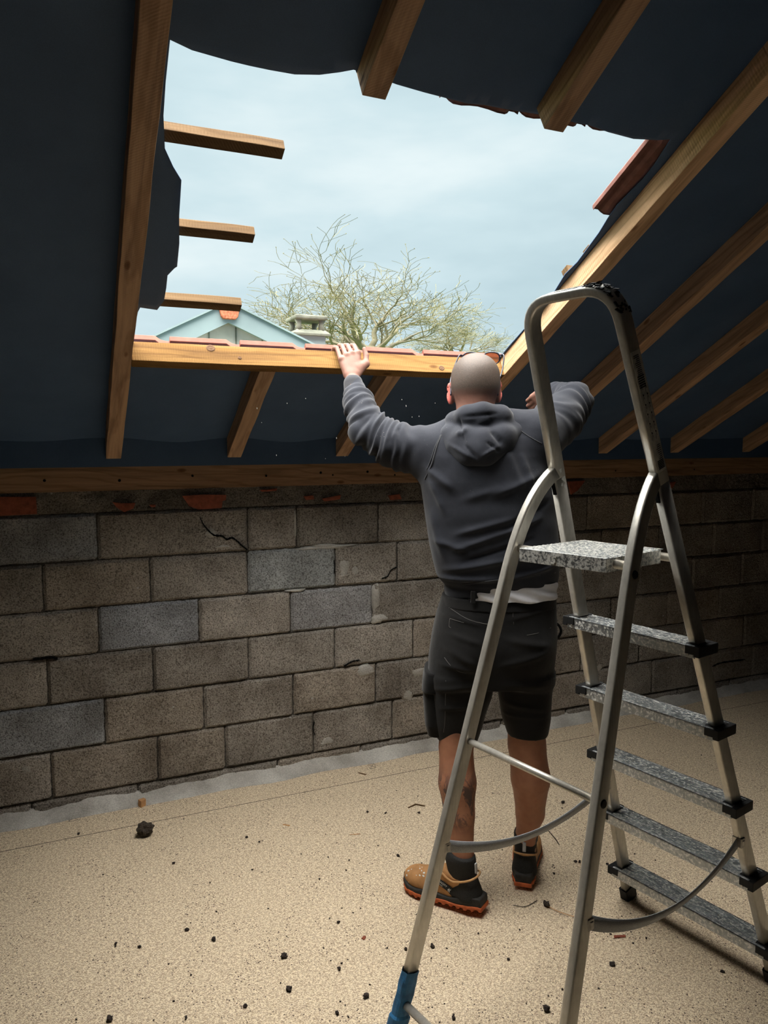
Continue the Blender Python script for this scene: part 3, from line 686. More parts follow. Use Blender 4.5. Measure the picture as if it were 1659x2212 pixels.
def chimney():
    Y = 11.6; c = on_y(672, 700, Y); e = empty('chimney', (c[0], Y+.3, -3.0), 'grey concrete chimney with open pillared cap beside the gable', 'chimney')
    px = 11.5*.917/FPX*1.12; m1 = on_y(672, 722, Y); 
    hw = .24
    mb = MB(); mb.aabb((c[0]-hw, Y, -3.0), (c[0]+hw, Y+.48, m1[2]+.03)); mb.build('shaft', M['zinc'], e)
    z0 = on_y(672, 721, Y)[2]; z1 = on_y(672, 712, Y)[2]; z2 = on_y(672, 690, Y)[2]; z3 = on_y(672, 684, Y)[2]
    mb = MB(); hw2 = .31
    V = [(c[0]-hw2, Y-.07, z0), (c[0]+hw2, Y-.07, z0), (c[0]+hw2, Y+.55, z0), (c[0]-hw2, Y+.55, z0), (c[0]-hw*.98, Y, z1), (c[0]+hw*.98, Y, z1), (c[0]+hw*.98, Y+.48, z1), (c[0]-hw*.98, Y+.48, z1)]
    V2 = [(x, y, z-.03) for x, y, z in V[:4]]
    mb.add(V, [(0, 1, 5, 4), (1, 2, 6, 5), (2, 3, 7, 6), (3, 0, 4, 7), (4, 5, 6, 7)]); mb.add(V2+V[:4], [(3, 2, 1, 0), (0, 1, 5, 4), (1, 2, 6, 5), (2, 3, 7, 6), (3, 0, 4, 7)]); mb.build('ledge', M['concrete'], e)
    for sx in (-1, 1):
        for y in (Y+.05, Y+.41):
            mb = MB(); x = c[0]+sx*(hw-.055); mb.tube([(x-sx*-.015, y, z1-.01), (x, y, (z1+z2)/2), (x-sx*-.02, y, z2+.02)], [.065, .042, .06], 8); mb.build('pillar', M['concrete'], e, True)
    mb = MB(); mb.box((c[0], Y+.24, (z2+z3)/2+.01), (.27, 0, 0), (0, .29, 0), (0, 0, (z3-z2)/2+.012)); bevel(mb.build('cap', M['concrete'], e), .02)
chimney()
def grow_tree(px_base, py_base, Y, crown_px, seed, label, spread, n_main, zb=-3.0):
    rr = random.Random(seed); b = on_y(px_base, py_base, Y); e = empty('bare_tree', (b[0], Y, zb), label, 'tree')
    upp = FPX/(Y*.95); R = crown_px/upp
    tr, br, tw, bud = MB(), MB(), MB(), MB(); cnt = [0]
    tr.tube([(b[0]+.1, Y, zb), (b[0], Y, (zb+b[2])/2), (b[0], Y, b[2])], [R*.075, R*.06, R*.052], 10)
    tips = []
    def branch(p, d, L, r, lev):
        if cnt[0] > 9000 or L < R*.02: return
        n = 5 if lev < 3 else 3; pts = [p]; q = np.array(p); dd = np.array(d)
        for i in range(n):
            dd = dd+np.array([rr.gauss(0, .26), rr.gauss(0, .26), rr.gauss(0, .2)+.02*(1 if lev < 4 else .4)]); dd /= np.linalg.norm(dd)
            q = q+dd*L/n; pts.append(q.copy())
        rs = [max(r*(1-.5*i/n), R*.0017) for i in range(n+1)]
        (tr if lev < 1 else br if lev < 4 else tw).tube(pts, rs, 7 if lev < 2 else 4 if lev < 4 else 3, cap=lev < 2); cnt[0] += 1
        if lev >= 5:
            if rr.random() < .55: tips.append(pts[-1])
            return
        kids = 3 if lev < 3 else rr.choice([2, 3, 3])
        for i in range(kids+(1 if lev != 2 else 2)):
            t = rr.uniform(.3, 1.) if i else 1.; k = min(int(t*n), n-1); pp = pts[k]+(pts[k+1]-pts[k])*(t*n-k if t < 1 else 1)
            a = rr.uniform(.35, .95)*(1 if i else .45); ax = np.cross(dd, np.array([rr.gauss(0, 1), rr.gauss(0, 1), rr.gauss(0, 1)])); ax /= np.linalg.norm(ax)+1e-9
            nd_ = dd*math.cos(a)+ax*math.sin(a); nd_[2] *= 1. if nd_[2] > 0 else .6
            branch(pp, nd_/np.linalg.norm(nd_), L*rr.uniform(.60, .86), rs[min(k+1, n)]*.70, lev+1)
    for i in range(n_main):
        a = (i+.5)/n_main*2-1; d = np.array([a*spread, rr.uniform(-.5, .5), 1.-.65*abs(a)]); d /= np.linalg.norm(d)
        branch(np.array(b)-np.array([0, 0, R*.1]), d, R*rr.uniform(.40, .46), R*.026*rr.uniform(.8, 1.1), 1)
    for q in tips:
        L = R*.0075; bud.tube([q, q+np.array([rr.gauss(0, .4), 0, rr.uniform(-.2, 1)])*L*1.2], [L*.55, L*.35], 4)
    for mb_ in (tr, br, tw, bud):
        mb_.v = [(b[0]+(x-b[0])*1.18, y, b[2]+(z-b[2])*(.68 if z > b[2] else 1)) for x, y, z in mb_.v]
    tr.build('trunk', M['bark'], e, True); br.build('branches', M['bark'], e, True); tw.build('twigs', M['bark2'], e); tag(bud.build('buds', M['bark2'], e), kind='stuff')
    print('tree', cnt[0], len(tips)); return e
grow_tree(795, 748, 24, 300, 21, 'large bare spreading tree with yellowish buds behind the chimney', 1.7, 9)
grow_tree(985, 765, 31, 150, 14, 'smaller bare tree at the right of the large one, behind the person', 1.5, 6)

# ================================================================== ladder
LV = dict(mx=1.829, my=1.676, th=-1.34, w0=.251, k=.061, a=-.345, s=.233, z1=.139, dr=-1.024, w0r=.263, kr=.060, ar=-.259)
lu = np.array([math.cos(LV['th']), math.sin(LV['th']), 0]); ln = np.array([-math.sin(LV['th']), math.cos(LV['th']), 0.]); LM = np.array([LV['mx'], LV['my'], 0])
def FP(side, z, o=0., e_=0.): return LM+lu*(side*(LV['w0']-LV['k']*z)+e_)+ln*(z*math.tan(LV['a'])+o)+np.array([0, 0, z])
def BP(side, z, o=0., e_=0.): return LM+lu*(side*(LV['w0r']-LV['kr']*z)+e_)+ln*(LV['dr']-z*math.tan(LV['ar'])+o)+np.array([0, 0, z])
lad = empty('step_ladder', LM, 'aluminium platform step ladder spattered with paint, standing in front of the person', 'ladder')
fdir = (FP(0, 1)-FP(0, 0)); fdir /= np.linalg.norm(fdir); fn = np.cross(lu, fdir); fn /= np.linalg.norm(fn)
bdir = (BP(0, 1)-BP(0, 0)); bdir /= np.linalg.norm(bdir); bn = np.cross(lu, bdir)
ZT = 1.945
def arc_corner(P0, C, P1, r, n=7):
    a = (P0-C)/np.linalg.norm(P0-C); b = (P1-C)/np.linalg.norm(P1-C); s0, s1 = C+a*r, C+b*r
    return [(1-t)**2*s0+2*t*(1-t)*C+t*t*s1 for t in np.linspace(0, 1, n)]
A0, A1, B1_, B0_ = FP(-1, .012), FP(-1, ZT), FP(1, ZT), FP(1, .012)
for sd_, nm in ((-1, 'far'), (1, 'near')):
    mb = MB(); mb.sweep([FP(sd_, z) for z in (.012, .5, 1., 1.49)], fn, .022, .044); mb.build('stile', M['alu'], lad, True)
path = [FP(-1, 1.49), FP(-1, 1.65), FP(-1, 1.76)]+arc_corner(A0, A1, B1_, .085, 9)+[(A1+B1_)/2]+arc_corner(A1, B1_, B0_, .085, 9)+[FP(1, 1.76), FP(1, 1.65), FP(1, 1.49)]
mb = MB(); mb.sweep(path, fn, .024, .046, .006); rail = mb.build('handrail', M['alu'], lad, True)
# torn black tape at the top near corner
mb = MB(); cr = arc_corner(A1, B1_, B0_, .085, 9)
for i in range(46):
    t = random.random()*7.5; k = int(t); q = cr[k]+(cr[k+1]-cr[k])*(t-k) if k < 8 else cr[-1]
    outv = (q-(FP(0, 1.75)))
    outv /= np.linalg.norm(outv); q = q+outv*.0135+fn*random.uniform(-.02, .02); r = random.uniform(.003, .008); tl = cr[min(k+1, 8)]-cr[max(k-1, 0)]; tl = tl/np.linalg.norm(tl)
    mb.box(q, tl*r+fn*r*random.gauss(0, .4)+outv*random.uniform(-.2, .5)*r, fn*r*.6, outv*.0012)
tag(mb.build('torn_tape', M['rubber'], rail), 'ragged black tape residue')
mb = MB()
for i in range(16):
    t = random.uniform(.1, .95); q = (A1+(B1_-A1)*(.35+.3*t))+fdir*.0122+fn*random.uniform(-.016, .016); r = random.uniform(.003, .007)
    mb.box(q, lu*r*2, fn*r*.5, fdir*.0006)
tag(mb.build('paint_smear', M['white_paint'], rail), 'white paint smears')
# dried paint patches on the far stile beside the hinge
stl = [c for c in lad.children if c.name.startswith('stile')][0]; rp = random.Random(5)
for z_, e_, r_ in ((1.515, .004, .010), (1.50, -.008, .007), (1.485, .010, .011), (1.462, .012, .006), (1.47, .001, .006), (1.528, -.004, .004)):
    q = FP(-1, z_, 0, .0113)+fn*e_*(-1 if fn@ln < 0 else 1)
    P_ = [q+(fn*math.cos(a)*.8+fdir*math.sin(a)*1.3)*r_*rp.uniform(.5, 1.2) for a in np.linspace(0, 2*math.pi*9/10, 10)]
    mk('paint_patch', [q]+P_+[p_+lu*.0006 for p_ in [q]+P_], [(0, 1+(k+1) % 10, 1+k) for k in range(10)]+[(11, 12+k, 12+(k+1) % 10) for k in range(10)], M['white_paint'], stl)
# rear legs: straight tubes that curve over into the front stiles
for sd_ in (-1, 1):
    hinge = FP(sd_, 1.505, -.012, -sd_*.002)
    pts = [BP(sd_, z) for z in (.012, .4, .8, 1.12, 1.24)]
    top = BP(sd_, 1.24); ctl = BP(sd_, 1.44); 
    for t in np.linspace(.1, 1, 10):
        pts.append((1-t)**2*top+2*t*(1-t)*ctl+t*t*hinge)
    mb = MB(); mb.sweep(pts, lu, .038, .024, .005); leg = mb.build('rear_leg', M['alu'], lad, True)
    mb = MB(); q = BP(sd_, .02); mb.sweep([BP(sd_, .0), BP(sd_, .045)], lu, .044, .03, .004); mb.build('foot_cap', M['rubber'], leg)
    mb = MB(); q = FP(sd_, 1.47)+(-fn if (FP(0, 1)-CP)@fn > 0 else fn)*0; 
    mb.box(FP(sd_, 1.475, -.0245), lu*.005, fdir*.035, fn*.003); tag(mb.build('slot', M['black'], lad), 'hinge slot in stile')
    for z in (.785, 1.285):
        q = BP(sd_, z, 0, sd_*.0135); mb = MB(); mb.tube([q-lu*.003*sd_, q+lu*.0015*sd_], [.011, .009], 14); mb.build('plug', M['rubber'], leg)
    foot = MB(); foot.sweep([FP(sd_, 0.), FP(sd_, .05)], fn, .032, .054, .004); foot.build('foot_cap', M['rubber'], lad)
# cross bars
for z, r in ((.785, .009), (.085, .011)):
    mb = MB(); mb.tube([BP(-1, z, 0, .006), BP(1, z, 0, -.006)], r, 14); mb.build('cross_bar', M['alu'], lad, True)
# steps with ribs, aprons and black caps
for i in range(5):
    z = LV['z1']+LV['s']*i; hw = LV['w0']-LV['k']*z+.018; c = LM+ln*(z*math.tan(LV['a']))+np.array([0, 0, z])
    mb = MB(); dpt = .042
    for e0, e1, z0, z1 in ((-dpt, dpt, -.004, 0), (-dpt, -dpt+.003, -.030, 0), (dpt-.003, dpt, -.030, 0)):
        mb.box(c+ln*(e0+e1)/2+np.array([0, 0, (z0+z1)/2]), lu*hw, ln*(e1-e0)/2, (0, 0, (z1-z0)/2))
    for k in range(9): mb.box(c+ln*(-dpt+.010+k*.008)+np.array([0, 0, .0008]), lu*(hw-.006), ln*.0020, (0, 0, .0009))
    st = mb.build('step', M['alu_tread'], lad)
    for sd_ in (-1, 1):
        cap = MB(); cap.box(c+lu*sd_*(hw+.006)+np.array([0, 0, -.012]), lu*.008, ln*(dpt+.003), (0, 0, .0135))
        cap.box(c+lu*sd_*(hw-.016)+np.array([0, 0, .001])+ln*0, lu*.017, ln*(dpt-.010), (0, 0, .002))
        for e_ in (-1, 1): cap.box(c+lu*sd_*(hw-.012)+ln*e_*(dpt+.001)+np.array([0, 0, -.009]), lu*.014, ln*.0022, (0, 0, .011))
        bevel(cap.build('end_cap', M['rubber'], st), .0015)
        rv = MB(); q = c-ln*(dpt+.0015)+lu*sd_*(hw-.018)+np.array([0, 0, -.022]); rv.tube([q, q-ln*.002], [.004, .003], 10); rv.build('rivet', M['steel'], st)
# platform
pz = 1.316
cs = [on_floor(x, y, pz) for x, y in ((1122, 1184), (1310, 1207), (1440, 1190), (1262, 1166))]
cs[2] = on_floor(1428, 1188, pz)
mb = MB(); V = [c for c in cs]+[c-np.array([0, 0, .034]) for c in cs]
mb.add(V, [(3, 2, 1, 0), (0, 1, 5, 4), (1, 2, 6, 5), (2, 3, 7, 6), (3, 0, 4, 7), (4, 5, 6, 7)])
e1 = (cs[1]-cs[0]); e1n = e1/np.linalg.norm(e1); e2 = cs[3]-cs[0]
for k in range(14):
    q = cs[0]+e2*(.06+.065*k); mb.box(q+e1*.5+np.array([0, 0, .0008]), e1*.485, (e2/np.linalg.norm(e2))*.0025, (0, 0, .0008))
pl = mb.build('platform', M['alu_plat'], lad); bevel(pl, .002)
mb = MB()
for k in range(6):
    q = cs[0]+e1*(.42+.012*math.sin(k*2.1))+np.array([0, 0, -.007-.004*k]); mb.box(q-ln*.0012, e1n*(.005 if k % 2 else .003), ln*.0008, (0, 0, .0026))
tag(mb.build('paint_run', M['white_paint'], pl), 'run of white paint')
mb = MB(); mb.tube([BP(-1, 1.300, .012), BP(1, 1.300, .012)], .0115, 14); mb.build('cross_bar', M['alu'], lad, True)
mb = MB(); mb.tube([FP(-1, 1.298), FP(1, 1.298)], .0105, 14); mb.build('cross_bar', M['alu'], lad, True)
# straps
def proj(P): d = np.array(P)-CP; z = d@fw; return W/2+FPX*(d@rt)/z, H/2-FPX*(d@up)/z
def zfor(fn_, side, y): return min(np.linspace(0, 1.6, 400), key=lambda z: abs(proj(fn_(side, z))[1]-y))
def strap(side, ya, yb, sag, label):
    A, B = BP(side, zfor(BP, side, ya), .015), FP(side, zfor(FP, side, yb), -.02); V, F = [], []; n = 30
    d = B-A; dh = np.array([d[0], d[1], 0]); dh /= np.linalg.norm(dh); wv = np.array([0, 0, 1.])
    for i in range(n+1):
        t = i/n; q = A+d*t-np.array([0, 0, sag*4*t*(1-t)]); tw_ = .35*math.sin(math.pi*t); sv = np.cross(dh, wv)
        tt = d/np.linalg.norm(d)-np.array([0, 0, sag*4*(1-2*t)]); tt /= np.linalg.norm(tt); a = np.cross(sv, tt); a = a/np.linalg.norm(a)
        a = a*math.cos(tw_)+sv*math.sin(tw_); b = np.cross(tt, a)
        for x, y in ((-1, -1), (1, -1), (1, 1), (-1, 1)): V.append(q+a*.0165*x+b*.0008*y)
    for i in range(n):
        for k in range(4): k2 = (k+1) % 4; F.append((i*4+k, i*4+k2, i*4+4+k2, i*4+4+k))
    s_ = mk('strap', V, F, M['strap'], lad, True); tag(s_, label)
    for P, fnn in ((A, BP), (B, FP)):
        mb = MB(); mb.box(P, lu*.014, ln*.010, (0, 0, .014)); mb.box(P+lu*.0*side, lu*.016, ln*.005, (0, 0, .008)); b_ = bevel(mb.build('strap_clip', M['steel'], s_), .002)
strap(-1, 1830, 1690, .07, 'grey webbing strap behind the near rear leg')
strap(1, 1998, 1812, .09, 'grey webbing strap on the near side')
# blue tape on the far rear leg
V, F = [], []; n = 26; m_ = 14
for i in range(n+1):
    z = .005+.165*i/n; c = BP(-1, z); b_a = np.cross(lu, bdir)
    for k in range(m_):
        a = 2*math.pi*k/m_; ca, sa_ = math.cos(a), math.sin(a); sx = .0165+.0035*vnoise((z, k*.7, 1), 30)+(.004 if z < .05 else 0); sy = .0245+.003*vnoise((z, k, 4), 34)+(.004 if z < .05 else 0)
        x = sx*math.copysign(abs(ca)**.6, ca); y = sy*math.copysign(abs(sa_)**.6, sa_); zz = (.010*vnoise((k*1.3, 0, 7), 3) if i == n else 0)
        V.append(c+lu*x+b_a*y+bdir*zz)
for i in range(n):
    for k in range(m_): k2 = (k+1) % m_; F.append((i*m_+k, i*m_+k2, (i+1)*m_+k2, (i+1)*m_+k))
tag(mk('tape_wrap', V, F, M['tape'], lad, False), 'ragged blue tape wrapped round the leg foot')
# sticker on the near handrail side
so_ = .0126
def SP(z, e_): return FP(1, z, 0, so_)+fn*e_
V = []; zs = np.linspace(1.52, 1.80, 26)
for i, z in enumerate(zs):
    r1 = .019+.002*vnoise((z, 0, 0), 60); V += [SP(z, -.016), SP(z, r1)]
F = [(2*i, 2*i+2, 2*i+3, 2*i+1) for i in range(len(zs)-1)]
stk = mk('sticker', V, F, M['label'], lad); stk.modifiers.new('t', 'SOLIDIFY').thickness = .0006
tag(stk, 'worn pale safety sticker with small print and pictograms')
ink = MB(); rs = random.Random(2); fe = fn*(1 if (SP(1.7, .01)-SP(1.7, 0))@fn > 0 else -1)
def mark(z, e0, e1, th=.0009, tilt=0.):
    a, b = SP(z, e0), SP(z+tilt, e1); d = (b-a)/2; ink.box((a+b)/2+lu*.0006, d, fdir*th, lu*.0003)
z = 1.79
while z > 1.745: mark(z, -.008, -.008+rs.uniform(.012, .022), .0007); z -= .0042
while z > 1.718: mark(z, -.010, .014, .0014); z -= .005
while z > 1.60:                                  # pictograms: little ladders and figures
    for e0 in (-.010, .006):
        a = rs.uniform(-.3, .3); mark(z, e0, e0+.004, .0007, .012); mark(z+.003, e0+.004, e0+.006, .0007, -.010); mark(z+.009, e0, e0+.003, .0016)
    z -= .022
while z > 1.55: mark(z, -.012, -.012+rs.uniform(.01, .018), .0006); z -= .0045
while z > 1.525: mark(z, -.012, .012, .0009); z -= .0036
ink.build('print', M['ink'], stk)

# ================================================================== SDF modelling (surface nets)
class Field:
    def __init__(s, xs, ys, zs): s.x, s.y, s.z = [np.asarray(a, np.float32) for a in (xs, ys, zs)]; s.d = np.full((len(s.x), len(s.y), len(s.z)), .5, np.float32)
    def _sl(s, lo, hi):
        r = []
        for a, l, h in zip((s.x, s.y, s.z), lo, hi): i0, i1 = np.searchsorted(a, l), np.searchsorted(a, h); r.append(slice(max(i0-1, 0), min(i1+1, len(a))))
        return tuple(r)
    def put(s, lo, hi, fn_, k=.012, op='u', pad=.03):
        sl = s._sl(np.array(lo)-pad, np.array(hi)+pad)
        X, Y, Z = s.x[sl[0]][:, None, None], s.y[sl[1]][None, :, None], s.z[sl[2]][None, None, :]
        if X.size == 0 or Y.size == 0 or Z.size == 0: return
        e = fn_(X, Y, Z); d = s.d[sl]
        if op == 'u':
            h = np.clip(.5+.5*(d-e)/k, 0, 1); s.d[sl] = d+(e-d)*h-k*h*(1-h)
        elif op == 's':
            h = np.clip(.5-.5*(d+e)/k, 0, 1); s.d[sl] = d+(-e-d)*h+k*h*(1-h)
    def cone(s, a, b, ra, rb, k=.012, flat=None, fs=1., op='u'):
        a, b = np.array(a, float), np.array(b, float); m = max(ra, rb)
        ab = b-a; L2 = ab@ab+1e-12
        def f(X, Y, Z):
            dx, dy, dz = X-a[0], Y-a[1], Z-a[2]
            t = np.clip((dx*ab[0]+dy*ab[1]+dz*ab[2])/L2, 0, 1); r = ra+(rb-ra)*t
            ex, ey, ez = dx-t*ab[0], dy-t*ab[1], dz-t*ab[2]
            if flat is not None:
                q = (ex*flat[0]+ey*flat[1]+ez*flat[2])*(fs-1); ex, ey, ez = ex+q*flat[0], ey+q*flat[1], ez+q*flat[2]
            return np.sqrt(ex*ex+ey*ey+ez*ez)-r
        s.put(np.minimum(a, b)-m, np.maximum(a, b)+m, f, k, op)
    def ell(s, c, r, R=None, k=.012, op='u'):
        c = np.array(c, float); r = np.array(r, float); R = np.eye(3) if R is None else np.array(R, float); m = max(r)
        def f(X, Y, Z):
            dx, dy, dz = X-c[0], Y-c[1], Z-c[2]; q = [(dx*R[i][0]+dy*R[i][1]+dz*R[i][2])/r[i] for i in range(3)]
            k0 = np.sqrt(q[0]**2+q[1]**2+q[2]**2); k1 = np.sqrt((q[0]/r[0])**2+(q[1]/r[1])**2+(q[2]/r[2])**2)+1e-6
            return k0*(k0-1)/k1
        s.put(c-m, c+m, f, k, op)
    def stack(s, secs, lat, k=.012, p=2.4, op='u', wob=None):
        """secs: (z, centre xyz, half lateral, half depth), bottom to top; lat: lateral unit axis"""
        secs = sorted(secs, key=lambda q: q[0]); zz = np.array([q[0] for q in secs]); cc = np.array([q[1] for q in secs]); A = np.array([q[2] for q in secs]); B = np.array([q[3] for q in secs])
        fwd = np.array([-lat[1], lat[0], 0.]); m = max(A.max(), B.max())
        lo = cc.min(0)-m; hi = cc.max(0)+m; lo[2], hi[2] = zz[0], zz[-1]
        def f(X, Y, Z):
            z = Z[0, 0]; zc = np.clip(z, zz[0], zz[-1])
            cx, cy, a, b = [np.interp(zc, zz, v)[None, None, :] for v in (cc[:, 0], cc[:, 1], A, B)]
            u = (X-cx)*lat[0]+(Y-cy)*lat[1]; v = (X-cx)*fwd[0]+(Y-cy)*fwd[1]
            g = (np.abs(u/a)**p+np.abs(v/b)**p+1e-9)**(1/p); d = (g-1)*np.minimum(a, b)
            dz = np.maximum(zz[0]-Z, Z-zz[-1]); return np.where(dz > 0, np.sqrt(np.maximum(d, 0)**2+dz**2), np.maximum(d, dz))
        s.put(lo, hi, f, k, op)
    def mesh(s):
        d = s.d; ins = d < 0; I, J, K = d.shape
        cs = ins[:-1, :-1, :-1].astype(np.int8); n = np.zeros((I-1, J-1, K-1), np.int8)
        for a in (0, 1):
            for b in (0, 1):
                for c in (0, 1): n += ins[a:I-1+a, b:J-1+b, c:K-1+c]
        act = (n > 0) & (n < 8); idx = np.argwhere(act); ids = -np.ones(act.shape, np.int32); ids[act] = np.arange(len(idx))
        P = np.zeros((len(idx), 3)); cnt = np.zeros(len(idx)); G = (s.x.astype(float), s.y.astype(float), s.z.astype(float))
        cor = [(a, b, c) for a in (0, 1) for b in (0, 1) for c in (0, 1)]
        for i, ca in enumerate(cor):
            for cb in cor[i+1:]:
                if sum(abs(u-v) for u, v in zip(ca, cb)) != 1: continue
                ia, ib = idx+ca, idx+cb; da, db = d[tuple(ia.T)].astype(float), d[tuple(ib.T)].astype(float); x = (da < 0) != (db < 0)
                t = np.where(x, da/(da-db+1e-12), 0)
                for ax in range(3):
                    pa, pb = G[ax][ia[:, ax]], G[ax][ib[:, ax]]; P[:, ax] += np.where(x, pa+(pb-pa)*t, 0)
                cnt += x
        P /= cnt[:, None]; F = []
        for ax in range(3):
            sl0 = [slice(None)]*3; sl1 = [slice(None)]*3; sl0[ax] = slice(0, -1); sl1[ax] = slice(1, None)
            a_, b_ = ins[tuple(sl0)], ins[tuple(sl1)]; e = np.argwhere(a_ != b_); o1, o2 = [q for q in range(3) if q != ax]
            ok = (e[:, o1] > 0) & (e[:, o2] > 0) & (e[:, o1] < act.shape[o1]) & (e[:, o2] < act.shape[o2]); e = e[ok]
            def sh(u, v): q = e.copy(); q[:, o1] -= u; q[:, o2] -= v; return ids[tuple(q.T)]
            Q = np.stack([sh(0, 0), sh(1, 0), sh(1, 1), sh(0, 1)], 1); fl_ = a_[tuple(e.T)]
            if ax == 1: fl_ = ~fl_
            Q[~fl_] = Q[~fl_][:, ::-1]; F.append(Q)
        F = np.vstack(F); F = F[(F >= 0).all(1)]; return P, F
def normals(P, F):
    n = np.cross(P[F[:, 2]]-P[F[:, 0]], P[F[:, 3]]-P[F[:, 1]]); N = np.zeros_like(P)
    for k in range(4): np.add.at(N, F[:, k], n)
    return N/(np.linalg.norm(N, axis=1)[:, None]+1e-12)
def relax(P, F, it=1, f=.5):
    for _ in range(it):
        S = np.zeros_like(P); c = np.zeros(len(P))
        for k in range(4):
            a, b = F[:, k], F[:, (k+1) % 4]; np.add.at(S, a, P[b]); np.add.at(c, a, 1); np.add.at(S, b, P[a]); np.add.at(c, b, 1)
        P = P+(S/np.maximum(c, 1)[:, None]-P)*f
    return P
def sdf_obj(name, fld, mat, parent, it=1, disp=None):
    P, F = fld.mesh(); P = relax(P, F, it)
    if disp is not None: P = P+normals(P, F)*disp(P)[:, None]
    return mk(name, P, F, mat, parent, True), P
# ================================================================== person
PH = rad(62); Fd = np.array([math.cos(PH), math.sin(PH), 0]); Lt = np.array([math.sin(PH), -math.cos(PH), 0]); C0 = np.array([1.37, 2.17, 0.])
def PL(x, y, f_=0.): d = ray(x, y); t = ((C0+Fd*f_-CP)@Fd)/(d@Fd); return CP+d*t
def sec(py, xl, xr, f_, b):
    l, r = PL(xl, py, f_), PL(xr, py, f_); c = (l+r)/2; return (c[2], c, np.linalg.norm(r-l)/2, b)
person = empty('person', (1.36, 2.12, 0), 'person with shaven head, dark hoodie and black work shorts, gripping the header beam', 'person')
def uni(a, b, h): return list(np.arange(a, b, h))
# key points
shL, shR = PL(950, 985, 0), PL(1160, 950, 0)
e1_, e2_ = PL(855, 963, .01), PL(797, 926, .045); fa1 = PL(774, 872, .13); wrL = on_y(763, 826, 2.595)
m1_, e3_ = PL(1205, 910, .08), PL(1240, 868, .17); wrR = PL(1188, 850, .36)
HC = PL(1027, 822, .045)                       # head centre
# ---- skin body
xs = uni(.88, .955, .007)+uni(.955, 1.09, .0028)+uni(1.09, 1.58, .0055)+uni(1.58, 1.80, .0035)+uni(1.80, 1.9, .007)
ys = uni(1.93, 2.50, .0055)+uni(2.50, 2.80, .0032)
zs = uni(.03, 1.60, .0065)+uni(1.60, 1.74, .005)+uni(1.74, 2.0, .003)
fb = Field(xs, ys, zs)
lat62 = Lt
body = [sec(1290, 985, 1180, 0, .09), sec(1200, 985, 1160, 0, .09), sec(1060, 960, 1160, 0, .10), sec(980, 955, 1150, 0, .09), sec(930, 985, 1120, 0, .07)]
fb.stack(body, lat62, .02)
hp = PL(1080, 1380, 0); fb.ell(hp, (.15, .10, .15), [Lt, Fd, (0, 0, 1)], .03)
for pts in ([(1010, 1420, 0, .085), (993, 1540, -.02, .068), (985, 1612, -.035, .058), (988, 1690, -.07, .064), (992, 1760, -.09, .052), (1000, 1850, -.12, .036), (1002, 1890, -.125, .036)],
            [(1125, 1420, 0, .085), (1136, 1540, 0, .068), (1138, 1608, 0, .064), (1146, 1680, -.008, .067), (1145, 1755, .025, .050)]):
    Q = [(PL(x, y, f_), r) for x, y, f_, r in pts]
    if pts[0][0] == 1125: Q += [(np.array([1.4985, 2.153, .17]), .036), (np.array([1.4985, 2.153, .12]), .036)]
    for (a, ra), (b, rb) in zip(Q[:-1], Q[1:]): fb.cone(a, b, ra, rb, .012)
fb.cone(shL, e1_, .05, .045); fb.cone(e1_, e2_, .045, .04); fb.cone(e2_, fa1, .04, .036); fb.cone(fa1, wrL, .036, .026)
fb.cone(shR, m1_, .05, .045); fb.cone(m1_, e3_, .045, .04); fb.cone(e3_, wrR, .036, .025)
# neck and head
nk = PL(1030, 935, .01); fb.cone(nk, PL(1025, 865, .03), .070, .060, .02); fb.cone(PL(1030, 930, .0), PL(1028, 880, .015), .066, .056, .02)
RH = [Lt, Fd, np.array([0, 0, 1.])]
fb.ell(HC+np.array([0, 0, .008]), (.084, .100, .085), RH, .01)                     # skull
fb.ell(HC+Fd*.030+np.array([0, 0, -.055]), (.063, .075, .070), RH, .03)            # face and jaw
fb.ell(HC-Fd*.035+np.array([0, 0, -.030]), (.072, .060, .055), RH, .03)            # occiput
fb.ell(HC+Fd*.085+np.array([0, 0, -.105]), (.030, .022, .020), RH, .02)            # chin
fb.cone(HC+Fd*.100+np.array([0, 0, -.012]), HC+Fd*.122+np.array([0, 0, -.047]), .009, .013, .008)   # nose
for s_ in (-1, 1):
    fb.ell(HC+Fd*.086+Lt*s_*.033+np.array([0, 0, -.008]), (.016, .014, .010), RH, .006, 's')         # eye hollow
    fb.ell(HC+Fd*.078+Lt*s_*.033+np.array([0, 0, -.008]), (.012, .012, .012), RH, .002)              # eyeball
    fb.cone(HC+Fd*.093+Lt*s_*.014+np.array([0, 0, .012]), HC+Fd*.084+Lt*s_*.05+np.array([0, 0, .010]), .006, .005, .008)   # brow
fb.ell(HC+Fd*.100+np.array([0, 0, -.072]), (.026, .010, .005), RH, .004); fb.ell(HC+Fd*.099+np.array([0, 0, -.082]), (.022, .010, .005), RH, .004)  # lips
for s_, (ex, ey) in ((-1, (972, 850)), (1, (1078, 846))):                           # ears
    q = PL(ex, ey, .04); tiltv = Lt*s_*.75-Fd*.45; tiltv /= np.linalg.norm(tiltv); ef = np.cross(tiltv, (0, 0, 1.))
    RE = [ef, np.cross((0, 0, 1.), ef)*1., np.array([0, 0, 1.])]
    fb.ell(q+np.array([0, 0, .003]), (.020, .0085, .036), [Fd*.8+Lt*s_*.6, np.cross(Fd*.8+Lt*s_*.6, (0, 0, 1.)), (0, 0, 1.)], .004)
    fb.ell(q+np.array([0, 0, -.026])-Lt*s_*.004, (.011, .008, .014), RH, .006)
    fb.ell(q+Lt*s_*.012+Fd*.004+np.array([0, 0, .006]), (.010, .008, .022), RH, .003, 's')
    fb.ell(q-Lt*s_*.014, (.016, .014, .026), RH, .006)
